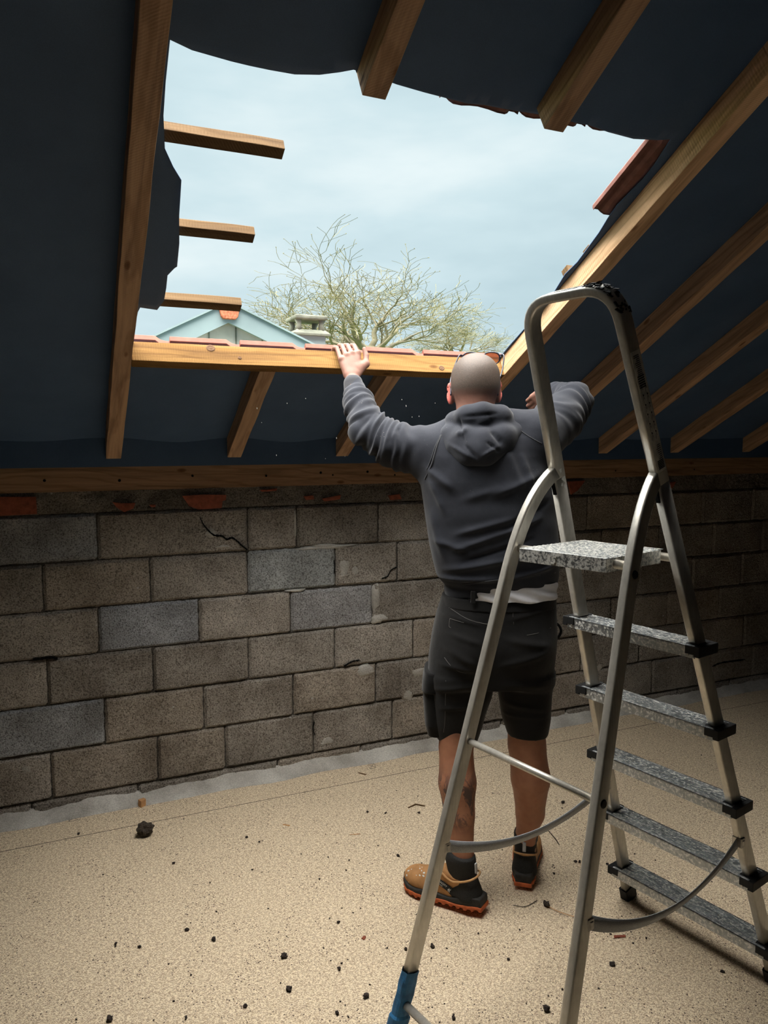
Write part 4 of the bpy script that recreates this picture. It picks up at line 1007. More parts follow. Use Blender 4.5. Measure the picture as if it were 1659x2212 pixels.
# ---- left hand on the header
def HL(px, py, Y): return on_y(px, py, Y)
yb = {}
palm = [HL(760, 806, 2.625), HL(757, 780, 2.640)]
fb.cone(wrL, HL(760, 812, 2.618), .026, .026, .01, flat=DN, fs=1.25)
fb.cone(HL(751, 808, 2.622), HL(738, 778, 2.650), .017, .013, .012); fb.cone(HL(757, 808, 2.620), HL(748, 769, 2.652), .018, .0135, .012)
fb.cone(HL(764, 808, 2.620), HL(760, 765, 2.654), .018, .0135, .012); fb.cone(HL(771, 806, 2.622), HL(772, 764, 2.654), .017, .0135, .012)
# fingers: knuckle, middle joint over the edge, then down behind it
for (mcp, pip, r) in (((736, 776, 2.650), (728, 752, 2.690), .0083), ((747, 768, 2.652), (739, 747, 2.700), .0090), ((759, 764, 2.654), (751, 746.5, 2.702), .0092), ((772, 763, 2.654), (765, 747, 2.700), .0090)):
    a, b = HL(*mcp), HL(*pip); c_ = b+np.array([-.002, .024, .004]); d_ = c_+np.array([-.001, .018, -.010])
    fb.cone(a, b, r+.0012, r, .004); fb.cone(b, c_, r, r*.93, .002); fb.cone(c_, d_, r*.93, r*.82, .002)
    fb.ell(a+np.array([0, -.008, .002]), (.008, .006, .008), None, .008)
# thumb leaves the index side of the palm
t0, t1, t2, t3 = HL(777, 800, 2.625), HL(790, 786, 2.632), HL(791, 768, 2.645), HL(787, 754, 2.655)
fb.cone(t0, t1, .015, .0135, .010); fb.cone(t1, t2, .0125, .0105, .004); fb.cone(t2, t3, .0105, .0085, .003)
fb.cone(HL(770, 795, 2.628), t1, .013, .012, .012)
# ---- right hand, palm in towards the rafter, fingers lightly curled
pr0 = wrR; pr1 = PL(1170, 857, .40)
fb.cone(pr0, PL(1181, 850, .38), .024, .022, .01); 
dirR = (PL(1158, 868, .40)-PL(1184, 845, .37)); dirR /= np.linalg.norm(dirR); acr = np.cross(dirR, Fd); acr /= np.linalg.norm(acr); back = np.cross(acr, dirR)
pb = PL(1182, 848, .38)
for i in range(4):
    o_ = (i-1.5)*.0175; a = pb+acr*o_*.7; b = a+dirR*.055+acr*o_*.3; r = (.0085, .0095, .0095, .009)[i]; Ls = (.6, .9, 1., .92)[i]
    fb.cone(a, b, .015, .012, .010); c_ = b+(dirR*.030+Fd*.016)*Ls; d_ = c_+(dirR*.006+Fd*.024)*Ls; e_ = d_+(Fd*.012-dirR*.012)*Ls
    fb.cone(b, c_, r+.001, r, .003); fb.cone(c_, d_, r, r*.93, .002); fb.cone(d_, e_, r*.93, r*.82, .002)
ta = pb+acr*.03+dirR*.012; tb = ta+dirR*.026+acr*.020+Fd*.006; tc_ = tb+dirR*.026+acr*.004+Fd*.012
fb.cone(pb+acr*.012, ta, .015, .013, .010); fb.cone(ta, tb, .0125, .011, .004); fb.cone(tb, tc_, .011, .009, .003)
body_o, BPts = sdf_obj('body', fb, M['skin'], person, 1)
dz = BPts[:, 2]-HC[2]; hd_ = BPts-HC; fwd_ = hd_@Fd
ltv = np.abs(hd_@Lt)
scalp = np.clip((dz+.058+.25*np.clip(fwd_, -1, 1)*0-np.where(fwd_ > 0, fwd_*.75, 0))/.03, 0, 1)*(dz > -.1)*(1-np.clip((ltv-.083)/.006, 0, 1))
legs = np.clip((.62-BPts[:, 2])/.05, 0, 1)
cL = PL(965, 1700, 0); tat = np.exp(-(((BPts[:, 2]-cL[2]-.01)/.085)**4))*np.clip((1.235-(BPts@Lt-(C0@Lt)+1.37-.0)+.0)/.05*0+1, 0, 1)*((BPts-C0)@Lt < -.06)*np.clip((-.105-((BPts-C0)@Lt)+.06)/.04, 0, 1)
ear_ = np.clip((ltv-.080)/.006, 0, 1)*(np.abs(dz) < .08)*(BPts[:, 2] > 1.70)*(np.abs(fwd_) < .08); Z3 = np.stack([scalp, tat, legs, 1-ear_], 1).astype(np.float32)
at = body_o.data.color_attributes.new('zone', 'FLOAT_COLOR', 'POINT'); at.data.foreach_set('color', Z3.ravel())
# ---- hoodie
fh = Field(uni(.86, 1.98, .0055), uni(1.95, 2.68, .0055), uni(1.0, 1.86, .0055))
tor = [sec(1287, 962, 1203, 0, .118), sec(1262, 957, 1204, 0, .122), sec(1240, 942, 1208, 0, .135), sec(1180, 928, 1208, 0, .142), sec(1100, 916, 1200, 0, .142), sec(1040, 908, 1196, 0, .138), sec(985, 922, 1185, 0, .128), sec(945, 948, 1160, .0, .108), sec(915, 985, 1120, .0, .085)]
fh.stack(tor, Lt, .02, 2.3)
fh.cone(shL, e1_, .092, .077, .035); fh.cone(e1_, e2_, .078, .066, .02); fh.cone(e2_, fa1, .064, .053, .02); fh.cone(fa1, PL(768, 848, .185), .053, .042, .015)
fh.cone(PL(766, 845, .19), on_y(763, 829, 2.588), .036, .032, .008)
fh.cone(shR, m1_, .088, .080, .035); fh.cone(m1_, e3_, .080, .066, .02); fh.cone(e3_, PL(1203, 852, .30), .062, .046, .02); fh.cone(PL(1203, 852, .30), PL(1193, 850, .345), .040, .034, .008)
fh.cone(PL(995, 925, 0), PL(940, 965, 0), .055, .07, .03); fh.cone(PL(1085, 915, 0), PL(1155, 935, 0), .055, .075, .03)
hA, hB = PL(957, 1288, 0), PL(1203, 1264, 0); hsl = (hB[2]-hA[2])/((hB-hA)@Lt)
fh.put((.95, 1.9, .95), (1.75, 2.5, 1.12), lambda X, Y, Z: Z-(hA[2]+hsl*((X-hA[0])*Lt[0]+(Y-hA[1])*Lt[1])), .004, 's')
def ridge(P2, A, B, w):     # distance to polyline in (lat, z)
    d = B-A; t = np.clip(((P2-A)@d)/(d@d+1e-9), 0, 1); q = P2-(A+t[:, None]*d); return np.exp(-(np.linalg.norm(q, axis=1)/w)**2)*np.clip(4*t*(1-t)+.25, 0, 1)
def uvp(x, y): p = PL(x, y, -.13); return np.array([(p-C0)@Lt, p[2]])
folds = [((980, 1190), (1170, 1120), .011, .007), ((960, 1235), (1200, 1190), .012, .008), ((985, 1155), (1110, 1120), .010, .006), ((1000, 1080), (1100, 1050), .014, .005), ((1000, 1215), (1150, 1165), .008, -.006),
         ((945, 1255), (1080, 1250), .008, .006), ((1100, 1250), (1205, 1225), .009, .007), ((930, 1110), (960, 1210), .012, .005), ((1090, 960), (1130, 1060), .012, .005), ((1060, 1075), (1170, 1025), .012, .006),
         ((920, 1010), (980, 1060), .012, .006), ((930, 1040), (960, 1110), .010, .005), ((1080, 1150), (1190, 1085), .010, -.005), ((940, 1170), (1010, 1190), .010, .005), ((1130, 985), (1160, 1090), .010, .006), ((1000, 1265), (1100, 1262), .006, -.004)]
armL = [shL, e1_, e2_, fa1, PL(768, 848, .185)]; armR = [shR, m1_, e3_, PL(1203, 852, .30)]
def arm_t(P, ch):
    best = np.full(len(P), 9.); tt = np.zeros(len(P)); acc = 0.
    for a, b in zip(ch[:-1], ch[1:]):
        d = b-a; L = np.linalg.norm(d); t = np.clip(((P-a)@d)/(d@d), 0, 1); q = np.linalg.norm(P-(a+t[:, None]*d), axis=1); m = q < best; best = np.where(m, q, best); tt = np.where(m, acc+t*L, tt); acc += L
    return tt, best
def hdisp(P):
    uv = np.stack([(P-C0)@Lt, P[:, 2]], 1); bk = np.clip(-((P-C0)@Fd)/.06, 0, 1); o = np.zeros(len(P))
    for a, b, w, h in folds: o += ridge(uv, uvp(*a), uvp(*b), w)*h*1.5*bk
    wv_ = np.array([mnoise.noise(Vector((p[0]*6+p[2]*3, p[1]*6, p[2]*16))) for p in P]); o += .0045*wv_*bk
    for ch, ph in ((armL, 0.), (armR, 1.)):
        t, dist = arm_t(P, ch); m = np.clip((.105-dist)/.02, 0, 1)*np.clip((t-.06)/.05, 0, 1)
        nn = np.array([mnoise.noise(Vector(p)*7) for p in P]) if ch is armL else nn
        o += m*(.0050*np.sin(t*105+nn*9+P[:, 2]*22+ph)*np.clip(nn*2+.8, 0, 1)+.0035*np.sin(t*190-P[:, 0]*40+nn*12))
    o += .006*nn*bk
    # hem rib gathers
    zr = PL(1080, 1262, 0)[2]; m = np.exp(-((P[:, 2]-zr)/.012)**2)*((np.abs((P-C0)@Lt)) < .26); o += -.004*m
    return o
hood_o, _ = sdf_obj('hoodie', fh, M['hoodie'], person, 2, hdisp)
# ---- hood lying on the back
fo = Field(uni(1.02, 1.62, .005), uni(1.93, 2.42, .005), uni(1.40, 1.76, .005))
def ring(pts, rs, k=.02):
    P = [PL(*p) for p in pts]
    for (a, ra), (b, rb) in zip(zip(P[:-1], rs[:-1]), zip(P[1:], rs[1:])): fo.cone(a, b, ra, rb, k)
ring([(978, 925, .05), (985, 912, -.02), (1010, 900, -.065), (1045, 893, -.075), (1080, 900, -.06), (1100, 915, -.01), (1100, 925, .05)], [.030, .033, .034, .033, .034, .033, .028])
ring([(965, 945, .03), (972, 945, -.05), (1005, 950, -.095), (1045, 955, -.105), (1085, 945, -.09), (1112, 935, -.04), (1118, 935, .03)], [.034, .038, .040, .042, .040, .038, .032])
ring([(985, 965, -.085), (1015, 978, -.11), (1050, 980, -.115), (1085, 968, -.10)], [.034, .038, .038, .034], .03)
fo.ell(PL(1045, 922, -.055), (.062, .040, .040), [Lt, Fd, (0, 0, 1)], .02)
hf = [((993, 900), (1003, 960), .005, -.005), ((1003, 960), (1030, 990), .005, -.004), ((1060, 930), (1085, 960), .008, -.006), ((1075, 965), (1040, 985), .006, .004), ((1030, 915), (1060, 905), .012, .004), ((985, 940), (1010, 925), .008, .004), ((1050, 955), (1078, 975), .004, -.004), ((1000, 900), (1075, 893), .005, -.0035), ((970, 960), (1020, 990), .006, .004)]
def odisp(P):
    uv = np.stack([(P-C0)@Lt, P[:, 2]], 1); o = np.zeros(len(P))
    for a, b, w, h in hf: o += ridge(uv, uvp(*a), uvp(*b), w)*h*1.6
    return o+.006*np.array([mnoise.noise(Vector(p)*11) for p in P])
sdf_obj('hood', fo, M['hoodie'], hood_o, 2, odisp)
# cuff and hem ribs
fc = Field(uni(.93, 1.07, .003), uni(2.48, 2.64, .003), uni(1.70, 1.83, .003)); fc.cone(PL(766, 848, .19), on_y(763, 829, 2.590), .0385, .0355, .004)
tag(sdf_obj('cuff', fc, M['rib'], hood_o, 1)[0], 'ribbed cuff at the raised wrist')
# seams along shoulders
def seam(pts, off, parent, mat=M['rib'], r=.0016, f_=-.10):
    from mathutils.bvhtree import BVHTree
    me = parent.data; wl = wloc(parent); bv = BVHTree.FromPolygons([v.co+wl for v in me.vertices], [p.vertices[:] for p in me.polygons])
    out = []
    for x, y in pts:
        d = Vector(ray(x, y)).normalized(); h_, n_, *_ = bv.ray_cast(Vector(CP), d)
        if h_ is None: continue
        out.append(np.array(h_+n_*off))
    if len(out) > 2:
        mb = MB(); mb.tube(catmull(out, 4), r, 6); mb.build('seam', mat, parent, True)
seam([(957, 935), (945, 960), (938, 985), (930, 1010), (918, 1035)], .0008, hood_o, r=.0022); seam([(952, 940), (940, 965), (932, 990), (922, 1015)], .0006, hood_o, r=.0014)
seam([(1118, 925), (1135, 938), (1155, 950), (1170, 958)], .0006, hood_o, r=.0018)
seam([(960, 1262), (1000, 1262), (1050, 1256), (1100, 1250), (1150, 1244), (1200, 1237)], .0004, hood_o, r=.002)
# ---- t-shirt tail
ft = Field(uni(1.1, 1.66, .005), uni(1.93, 2.4, .005), uni(1.0, 1.12, .004))
ft.stack([sec(1286, 985, 1201, 0, .130), sec(1276, 985, 1203, 0, .128), sec(1240, 985, 1203, 0, .116)], Lt, .01)
def tdisp(P): return .003*np.sin(((P-C0)@Lt)*60+P[:, 2]*150)
sdf_obj('t_shirt', ft, M['shirt'], person, 1, tdisp)
# ---- shorts
fs_ = Field(uni(1.0, 1.72, .0055), uni(1.92, 2.42, .0055), uni(.50, 1.10, .0055))
fs_.stack([sec(1470, 925, 1196, 0, .125), sec(1420, 926, 1200, 0, .135), sec(1370, 933, 1203, 0, .138), sec(1320, 945, 1200, 0, .130), sec(1282, 957, 1200, 0, .115)], Lt, .02, 2.4)
fs_.stack([sec(1594, 944, 1030, 0, .078), sec(1560, 932, 1044, 0, .090), sec(1500, 925, 1062, 0, .105), sec(1450, 925, 1068, 0, .112)], Lt, .018, 2.3)
fs_.stack([sec(1583, 1096, 1184, 0, .078), sec(1545, 1083, 1190, 0, .088), sec(1500, 1077, 1193, 0, .098), sec(1450, 1072, 1200, 0, .108)], Lt, .018, 2.3)
fs_.ell(PL(1025, 1400, -.06), (.085, .075, .085), RH, .04); fs_.ell(PL(1130, 1400, -.06), (.085, .075, .085), RH, .04)
fs_.cone(PL(1072, 1330, -.15), PL(1072, 1460, -.17), .012, .014, .02, op='s')
sf = [((950, 1330), (1040, 1352), .007, .004), ((960, 1400), (1030, 1440), .012, .006), ((950, 1440), (1040, 1450), .009, .005), ((1080, 1440), (1190, 1410), .012, .006), ((1090, 1480), (1190, 1490), .012, .006), ((940, 1500), (1040, 1480), .010, .005),
      ((950, 1540), (1040, 1530), .010, .005), ((1090, 1380), (1190, 1400), .012, .006), ((1100, 1340), (1190, 1320), .008, .004), ((1095, 1530), (1180, 1545), .009, .005), ((960, 1370), (1040, 1390), .010, .005), ((1085, 1557), (1188, 1562), .005, .003)]
def sdisp(P):
    uv = np.stack([(P-C0)@Lt, P[:, 2]], 1); bk = np.clip(-((P-C0)@Fd)/.05, 0, 1); o = np.zeros(len(P))
    for a, b, w, h in sf: o += ridge(uv, uvp(*a), uvp(*b), w)*h*bk
    return o+.005*np.array([mnoise.noise(Vector(p)*9) for p in P])
sho, _ = sdf_obj('shorts', fs_, M['shorts'], person, 2, sdisp)
# cargo pocket with flap on the outer left leg, folded patch pocket, loops
def pocket(name, secs, b, mat, it=1, p=3.5, r=None):
    f = Field(uni(.98, 1.2, .004), uni(2.05, 2.42, .004), uni(.5, .86, .004)); f.stack(secs, Lt, .006, p); return sdf_obj(name, f, mat, sho, it)[0]
pk = pocket('cargo_pocket', [sec(1580, 924, 972, .01, .062), sec(1555, 918, 975, .01, .075), sec(1500, 914, 974, .01, .08), sec(1455, 917, 970, .01, .078)], 0, M['shorts'])
tag(pk, 'bulging cargo pocket on the outer thigh')
pocket('pocket_flap', [sec(1484, 911, 968, .005, .084), sec(1460, 913, 972, .005, .088), sec(1440, 917, 970, .005, .085)], 0, M['shorts'])
mb = MB(); q = PL(1022, 1290, -.122); mb.box(q, Lt*.008, Fd*.004, (0, 0, .020)); bevel(mb.build('belt_loop', M['shorts'], sho), .002)
mb = MB(); c = [PL(x, y, .0) for x, y in ((1199, 1345), (1208, 1352), (1212, 1364), (1206, 1376), (1200, 1372))]; mb.tube(catmull(c, 4), .005, 6); tag(mb.build('hammer_loop', M['shorts'], sho, True), 'fabric hammer loop at the hip')
fw_ = Field(uni(1.08, 1.68, .005), uni(1.93, 2.42, .005), uni(.98, 1.1, .004)); fw_.stack([sec(1306, 952, 1201, 0, .128), sec(1284, 956, 1201, 0, .120)], Lt, .006); sdf_obj('waistband', fw_, M['shorts'], sho, 1)
for pts in ([(970, 1312), (985, 1322), (1000, 1332), (1020, 1341), (1045, 1347), (1060, 1349)], [(972, 1336), (970, 1352), (974, 1356)], [(972, 1336), (985, 1340), (1002, 1345)], [(963, 1470), (962, 1520), (961, 1560), (958, 1582)],
            [(960, 1420), (972, 1436), (990, 1450), (1008, 1454)], [(1138, 1372), (1160, 1368), (1190, 1356)], [(1110, 1300), (1108, 1330), (1110, 1350)], [(920, 1462), (935, 1468), (950, 1471)]): seam(pts, .0004, sho, M['stitch'], .0006)
# ---- socks and boots
def foot(ankle, heel, yawd, lift, label_tab, lbl):
    """boot in local axes: x toe direction, y left, z up; heel at origin"""
    a = rad(yawd); X = np.array([math.cos(a), math.sin(a), 0]); Yv = np.array([-math.sin(a), math.cos(a), 0]); L = .300
    ptch = lift/L; Xp = np.array([X[0]*math.cos(ptch), X[1]*math.cos(ptch), -math.sin(ptch)]); Zp = np.cross(Xp, Yv)
    O = np.array([heel[0], heel[1], lift+.001])
    def T(P): P = np.asarray(P, float); return O+P[..., :1]*Xp+P[..., 1:2]*Yv+P[..., 2:3]*Zp
    root = MB(); 
    def fin(name, f, mat, par, it=1):
        P, F = f.mesh(); P = relax(P, F, it); return mk(name, T(P), F, mat, par, True)
    def wid(x): return np.interp(x, [0, .03, .10, .17, .23, .27, .292, .30], [.024, .035, .036, .043, .050, .044, .026, .004])
    def fp(X_, Y_, Z_, z0, z1, g, lug=0.):
        xx = X_+0*Y_; w = wid(np.clip(xx, 0, .3))+g; ctr = .004*np.sin(xx*10)
        dl = np.maximum(np.abs(Y_-ctr)-w, np.maximum(-g-.004-X_, X_-.3-g))
        zz0 = z0+(lug*(.5+.5*np.sign(np.sin(xx*2*math.pi/.026)))*np.clip((np.abs(Y_)-.6*w)/.005, 0, 1) if lug else 0)
        spring = np.clip((xx-.22)/.08, 0, 1)**2*.014; dzv = np.maximum(zz0+spring-Z_, Z_-z1-spring); return np.where((dl > 0) & (dzv > 0), np.sqrt(np.maximum(dl, 0)**2+np.maximum(dzv, 0)**2), np.maximum(dl, dzv))
    gx, gy = uni(-.03, .33, .0033), uni(-.075, .075, .0033)
    up_ = Field(gx, gy, uni(.0, .14, .0033))
    up_.ell((.235, 0, .045), (.066, .048, .040), None, .02); up_.cone((.19, 0, .050), (.10, 0, .095), .042, .038, .02, flat=(0, 1, 0), fs=1.05)
    up_.cone((.045, 0, .035), (.055, 0, .105), .038, .036, .03); up_.cone((.10, 0, .04), (.2, 0, .04), .038, .044, .02)
    up_.put((-.03, -.08, .0), (.33, .08, .02), lambda a_, b_, c_: c_-.022+0*a_+0*b_, .004, 's')
    up_.put((-.03, -.08, .10), (.33, .08, .2), lambda a_, b_, c_: .110-.12*np.clip(a_, 0, .08)+.5*np.clip(a_-.085, 0, 1)-c_+0*b_, .004, 's')
    boot = fin('boot_upper', up_, M['tan'], person, 1); tag(boot, lbl)
    # dark rear quarter hugging the heel
    q = Field(gx, gy, uni(.0, .14, .0033)); q.cone((.045, 0, .035), (.055, 0, .100), .0405, .0378, .03); q.cone((.045, 0, .04), (.10, 0, .045), .0395, .0385, .02)
    q.put((-.03, -.08, 0), (.33, .08, .2), lambda a_, b_, c_: .142-.42*c_-a_+0*b_, .003, 's')
    q.put((-.03, -.08, .0), (.33, .08, .02), lambda a_, b_, c_: c_-.024+0*a_+0*b_, .004, 's'); q.put((-.03, -.08, .08), (.33, .08, .2), lambda a_, b_, c_: .104-c_-.1*a_+0*b_, .003, 's')
    fin('heel_quarter', q, M['boot_black'], boot)
    cf = Field(gx, gy, uni(.08, .22, .0033)); cf.cone((.055, 0, .10), (.062, 0, .158), .0365, .042, .01); cf.cone((.085, 0, .10), (.092, 0, .150), .033, .036, .02)
    cf.put((-.03, -.08, .1), (.33, .08, .25), lambda a_, b_, c_: .163-c_+.15*a_+0*b_, .003, 's')
    fin('padded_collar', cf, M['boot_black'], boot)
    ms = Field(gx, gy, uni(-.01, .07, .0033)); ms.put((-.03, -.08, 0), (.33, .08, .06), lambda a_, b_, c_: fp(a_, b_, c_, .014, .034+.010*np.clip((.09-a_)/.05, 0, 1)+.004*np.sin(a_*45), .0045), .004)
    fin('midsole', ms, M['midsole'], boot); os_ = Field(gx, gy, uni(-.01, .05, .0030)); os_.put((-.03, -.08, 0), (.33, .08, .03), lambda a_, b_, c_: fp(a_, b_, c_, .0, .017+.003*np.sin(a_*60), .007, .007), .002)
    fin('outsole', os_, M['outsole'], boot, 1)
    tb = MB()
    def piping(P, r=.0028): m_ = MB(); m_.tube([T(np.array(p)) for p in catmull(P, 6)], r, 6); m_.build('piping', M['tan_edge'], boot, True)
    piping([(.135, .036, .112), (.11, .041, .098), (.085, .0415, .090), (.05, .041, .098), (.02, .032, .108), (.008, .0, .111), (.02, -.032, .108), (.05, -.041, .098), (.085, -.0415, .090), (.11, -.041, .098), (.135, -.036, .112)], .0036)
    m_ = MB(); c = T(np.array([.014 if label_tab else .016, 0, .135])); m_.box(c, Yv*.006, Xp*.0025, Zp*.017); bevel(m_.build('pull_tab', M['reflect'], boot), .001)
    for k in range(4):
        m_ = MB(); x = .128+k*.024; z = .116-k*.010; m_.tube([T(np.array(p)) for p in catmull([(x, .030, z-.012), (x+.004, .012, z+.001), (x-.003, -.012, z+.001), (x, -.030, z-.012)], 4)], .0025, 6); m_.build('lace', M['boot_black'], boot, True)
    # socks
    sk = MB(); q0 = T(np.array([.066, 0, .10])); sk.tube([q0, T(np.array([.070, 0, .155])), ankle+np.array([0, 0, .0]), ankle+np.array([0, 0, .012])], [.034, .040, .0425, .0405], 20); s_ = sk.build('sock', M['sock'], person, True)
    return boot, T, Yv, Xp, Zp, s_
ankL = PL(1003, 1864, -.125); ankR = np.array([1.4985, 2.153, .165])
hL = on_floor(1042, 1985, .0); hR = on_floor(1134, 1925, 0)
print('boots', hL, hR, 'ank', ankL, ankR)
bL = foot(ankL, (1.252, 2.045), 123, .020, False, 'tan and black work boot turned side-on, orange sole, white paint on toe')
bR = foot(ankR, (hR[0]-.0, hR[1]+.012), 51, .012, True, 'tan and black work boot seen from the heel, orange sole')
# paint spots on the left toe, label and logo on its side (outer side faces the camera)
T = bL[1]; boot = bL[0]
from mathutils.bvhtree import BVHTree
def stick_on(parents, T3, nrm, size_u, size_v, name, mat, par, ang=0., th=.0006, shape=None):
    me = parents.data; wl = wloc(parents); bv = BVHTree.FromPolygons([v.co+wl for v in me.vertices], [p.vertices[:] for p in me.polygons])
    h_, n_, *_ = bv.find_nearest(Vector(T3)); n_ = np.array(n_); u = np.cross(np.array([0, 0, 1.]), n_); u /= np.linalg.norm(u); v = np.cross(n_, u)
    u2 = u*math.cos(ang)+v*math.sin(ang); v2 = -u*math.sin(ang)+v*math.cos(ang); c = np.array(h_)+n_*th
    return c, u2, v2, n_
mbp = MB(); rr = random.Random(4)
for i in range(20):
    p = T(np.array([rr.uniform(.20, .285), rr.uniform(.0, .05), .09-rr.random()*.055])); c, u, v, n_ = stick_on(boot, p, None, 0, 0, '', None, None); r = rr.uniform(.0012, .0045)
    mbp = MB(); a0 = rr.uniform(0, 6); P_ = [c+n_*.0005+(u*math.cos(a)+v*math.sin(a)*.7)*r*rr.uniform(.6, 1.4) for a in np.linspace(a0, a0+2*math.pi*5/6, 6)]
    mbp.add([q-n_*.001 for q in P_]+P_, [(6, 7, 8, 9, 10, 11)]+[(k, (k+1) % 6, 6+(k+1) % 6, 6+k) for k in range(6)]); mbp.build('paint_spot', M['white_paint'], boot)

hq = [c for c in boot.children if c.name.startswith('heel_quarter')][0]
c, u, v, n_ = stick_on(boot, T(np.array([.125, .045, .070])), None, 0, 0, '', None, None); 
cu = -u if (u@bL[3]) > 0 else u      # reading direction runs from toe to heel
vv = np.cross(n_, cu); ang = -.42; u2 = cu*math.cos(ang)+vv*math.sin(ang); v2 = -cu*math.sin(ang)+vv*math.cos(ang)
m_ = MB(); m_.box(c+n_*.002, u2*.036, v2*.0095, n_*.0022); lb = bevel(m_.build('side_label', M['boot_black'], boot), .001)
def text_mesh(txt, size, C, U, V_, N_, mat, parent, name='lettering'):
    cu_ = bpy.data.curves.new(name, 'FONT'); cu_.body = txt; cu_.size = size; cu_.extrude = .0002; cu_.align_x = 'CENTER'; cu_.align_y = 'CENTER'
    tmp = bpy.data.objects.new('tmp', cu_); COL.objects.link(tmp); dg = bpy.context.evaluated_depsgraph_get(); me = bpy.data.meshes.new_from_object(tmp.evaluated_get(dg))
    vs = [C+U*v_.co.x+V_*v_.co.y+N_*v_.co.z for v_ in me.vertices]; fs = [p.vertices[:] for p in me.polygons]; bpy.data.objects.remove(tmp); bpy.data.curves.remove(cu_); bpy.data.meshes.remove(me)
    return mk(name, vs, fs, mat, parent)
text_mesh('CAPACITY', .0095, c+n_*.0045+v2*.003-u2*.006, u2, v2, n_, M['white_paint'], lb)
text_mesh('technical', .005, c+n_*.0045-v2*.005-u2*.006, u2, v2, n_, M['white_paint'], lb)
text_mesh('«', .024, c+n_*.0045+u2*.028, u2, v2, n_, M['white_paint'], lb, 'logo')
m_ = MB(); q = PL(990, 1852, -.045); m_.tube([q, q-Fd*.003], [.0035, .001], 8); m_.build('emblem', M['amber'], bL[5])
# ---- sunglasses pushed up on the head
g = empty('sunglasses', HC+np.array([0, 0, .05]), 'dark-framed sunglasses with brown lenses pushed up on the shaven head', 'sunglasses')
cen = PL(1039, 775, .045+.088)
upv = np.array([0, 0, 1.])*math.cos(.5)-Fd*math.sin(.5)*-.0; upv = (np.array([0, 0, 1.])*.92+Fd*-.25); upv /= np.linalg.norm(upv); lat = Lt
fr = MB()
for s_ in (-1, 1):
    P = []; 
    for k in range(25):
        a = 2*math.pi*k/24; x = .029*math.copysign(abs(math.cos(a))**.8, math.cos(a)); y = .021*math.copysign(abs(math.sin(a))**.8, math.sin(a)); y *= 1.08 if y > 0 else .95
        bend = -.10*(x*s_+.035)**2*9; P.append(cen+lat*(s_*.036+x)+upv*y+Fd*bend)
    fr.tube(P, .0024, 6, cap=False)
    n = len(P)-1; V = [cen+lat*s_*.036]+P[:n]; V2 = [v+Fd*.0015 for v in V]
    F = [(0, 1+k, 1+(k+1) % n) for k in range(n)]+[(n+1, n+2+(k+1) % n, n+2+k) for k in range(n)]
    mk('lens', V+V2, F, M['lens'], g, True)
    a = cen+lat*s_*.066+upv*.012; ear = PL(971 if s_ < 0 else 1077, 846, .04)+Lt*s_*-.004
    m_ = MB(); pts = [a-Fd*.002, a-Fd*.02+lat*s_*.012+np.array([0, 0, -.004]), (a+ear)/2+lat*s_*.012+np.array([0, 0, .010]), ear+np.array([0, 0, .030])+Lt*s_*.002, ear-Fd*.012+np.array([0, 0, .008]), ear-Fd*.022+np.array([0, 0, -.014])]
    m_.tube(catmull(pts, 5), .0026, 6); m_.build('temple', M['frame_navy'], g, True)
fr.tube([cen-lat*.009+upv*.006, cen+upv*.010+Fd*.002, cen+lat*.009+upv*.006], .0024, 6); fr.build('frame', M['frame_navy'], g, True)

# ================================================================== things on the floor
def blob(name, c, r, mat, label, cat, group=None, seed=0, flat=.5, rough=.5, sub=2, ang=False):
    bm = bmesh.new(); bmesh.ops.create_icosphere(bm, subdivisions=sub, radius=1)
    for v in bm.verts:
        k = 1+rough*mnoise.noise(v.co*1.6+Vector((seed, seed*.3, 0)))+rough*.5*mnoise.noise(v.co*4+Vector((seed, 0, 9)))
        v.co = Vector((v.co.x*r[0]*k, v.co.y*r[1]*k, v.co.z*r[2]*k))
    zmin = min(v.co.z for v in bm.verts)
    for v in bm.verts: v.co.z -= zmin
    bm.verts.index_update(); me = bpy.data.meshes.new(name); bm.to_mesh(me); bm.free(); me.materials.append(mat)
    o = bpy.data.objects.new(name, me); COL.objects.link(o); o.location = (c[0], c[1], .0003); o.rotation_euler[2] = seed
    return tag(o, label, cat, group)
c = on_floor(314, 1806); blob('dirt_clod', c, (.034, .024, .026), M['clod'], 'large dark clod of moss and dirt on the floor near the wall', 'debris', seed=3, rough=.35, sub=4)
c = on_floor(1180, 1958); blob('dirt_clod', c, (.011, .009, .009), M['clod'], 'small round clod beside a thin twig, right of the boots', 'debris', seed=5, rough=.7, sub=3)
mb = MB(); mb.tube(catmull([c+np.array([-.0, 0, .004]), on_floor(1210, 1970, .006), on_floor(1255, 1985, .003)], 5), .0012, 5); tag(mb.build('twig', M['chip_wood']), 'thin dry twig lying from the small clod towards the ladder leg', 'twig')
mb = MB(); mb.tube(catmull([on_floor(1108, 1955, .004), on_floor(1135, 1958, .003), on_floor(1160, 1945, .004)], 5), .0011, 5); tag(mb.build('twig', M['dirt']), 'thin curved dark twig between boot and small clod', 'twig')
def chip(px, py, a, b, h, ang, mat, label, name='wood_chip', cat='wood chip'):
    c = on_floor(px, py); u = np.array([math.cos(ang), math.sin(ang), 0]); v = np.array([-u[1], u[0], 0]); mb = MB()
    V = [c-u*a-v*b, c+u*a*.9-v*b*.8, c+u*a-v*b*-.7, c-u*a*.85+v*b]; V = V+[q+np.array([0, 0, h])+u*.1*a for q in V]
    mb.add(V, [(3, 2, 1, 0), (4, 5, 6, 7), (0, 1, 5, 4), (1, 2, 6, 5), (2, 3, 7, 6), (3, 0, 4, 7)]); o = mb.build(name, mat, origin=c); bevel(o, .0015); return tag(o, label, cat)
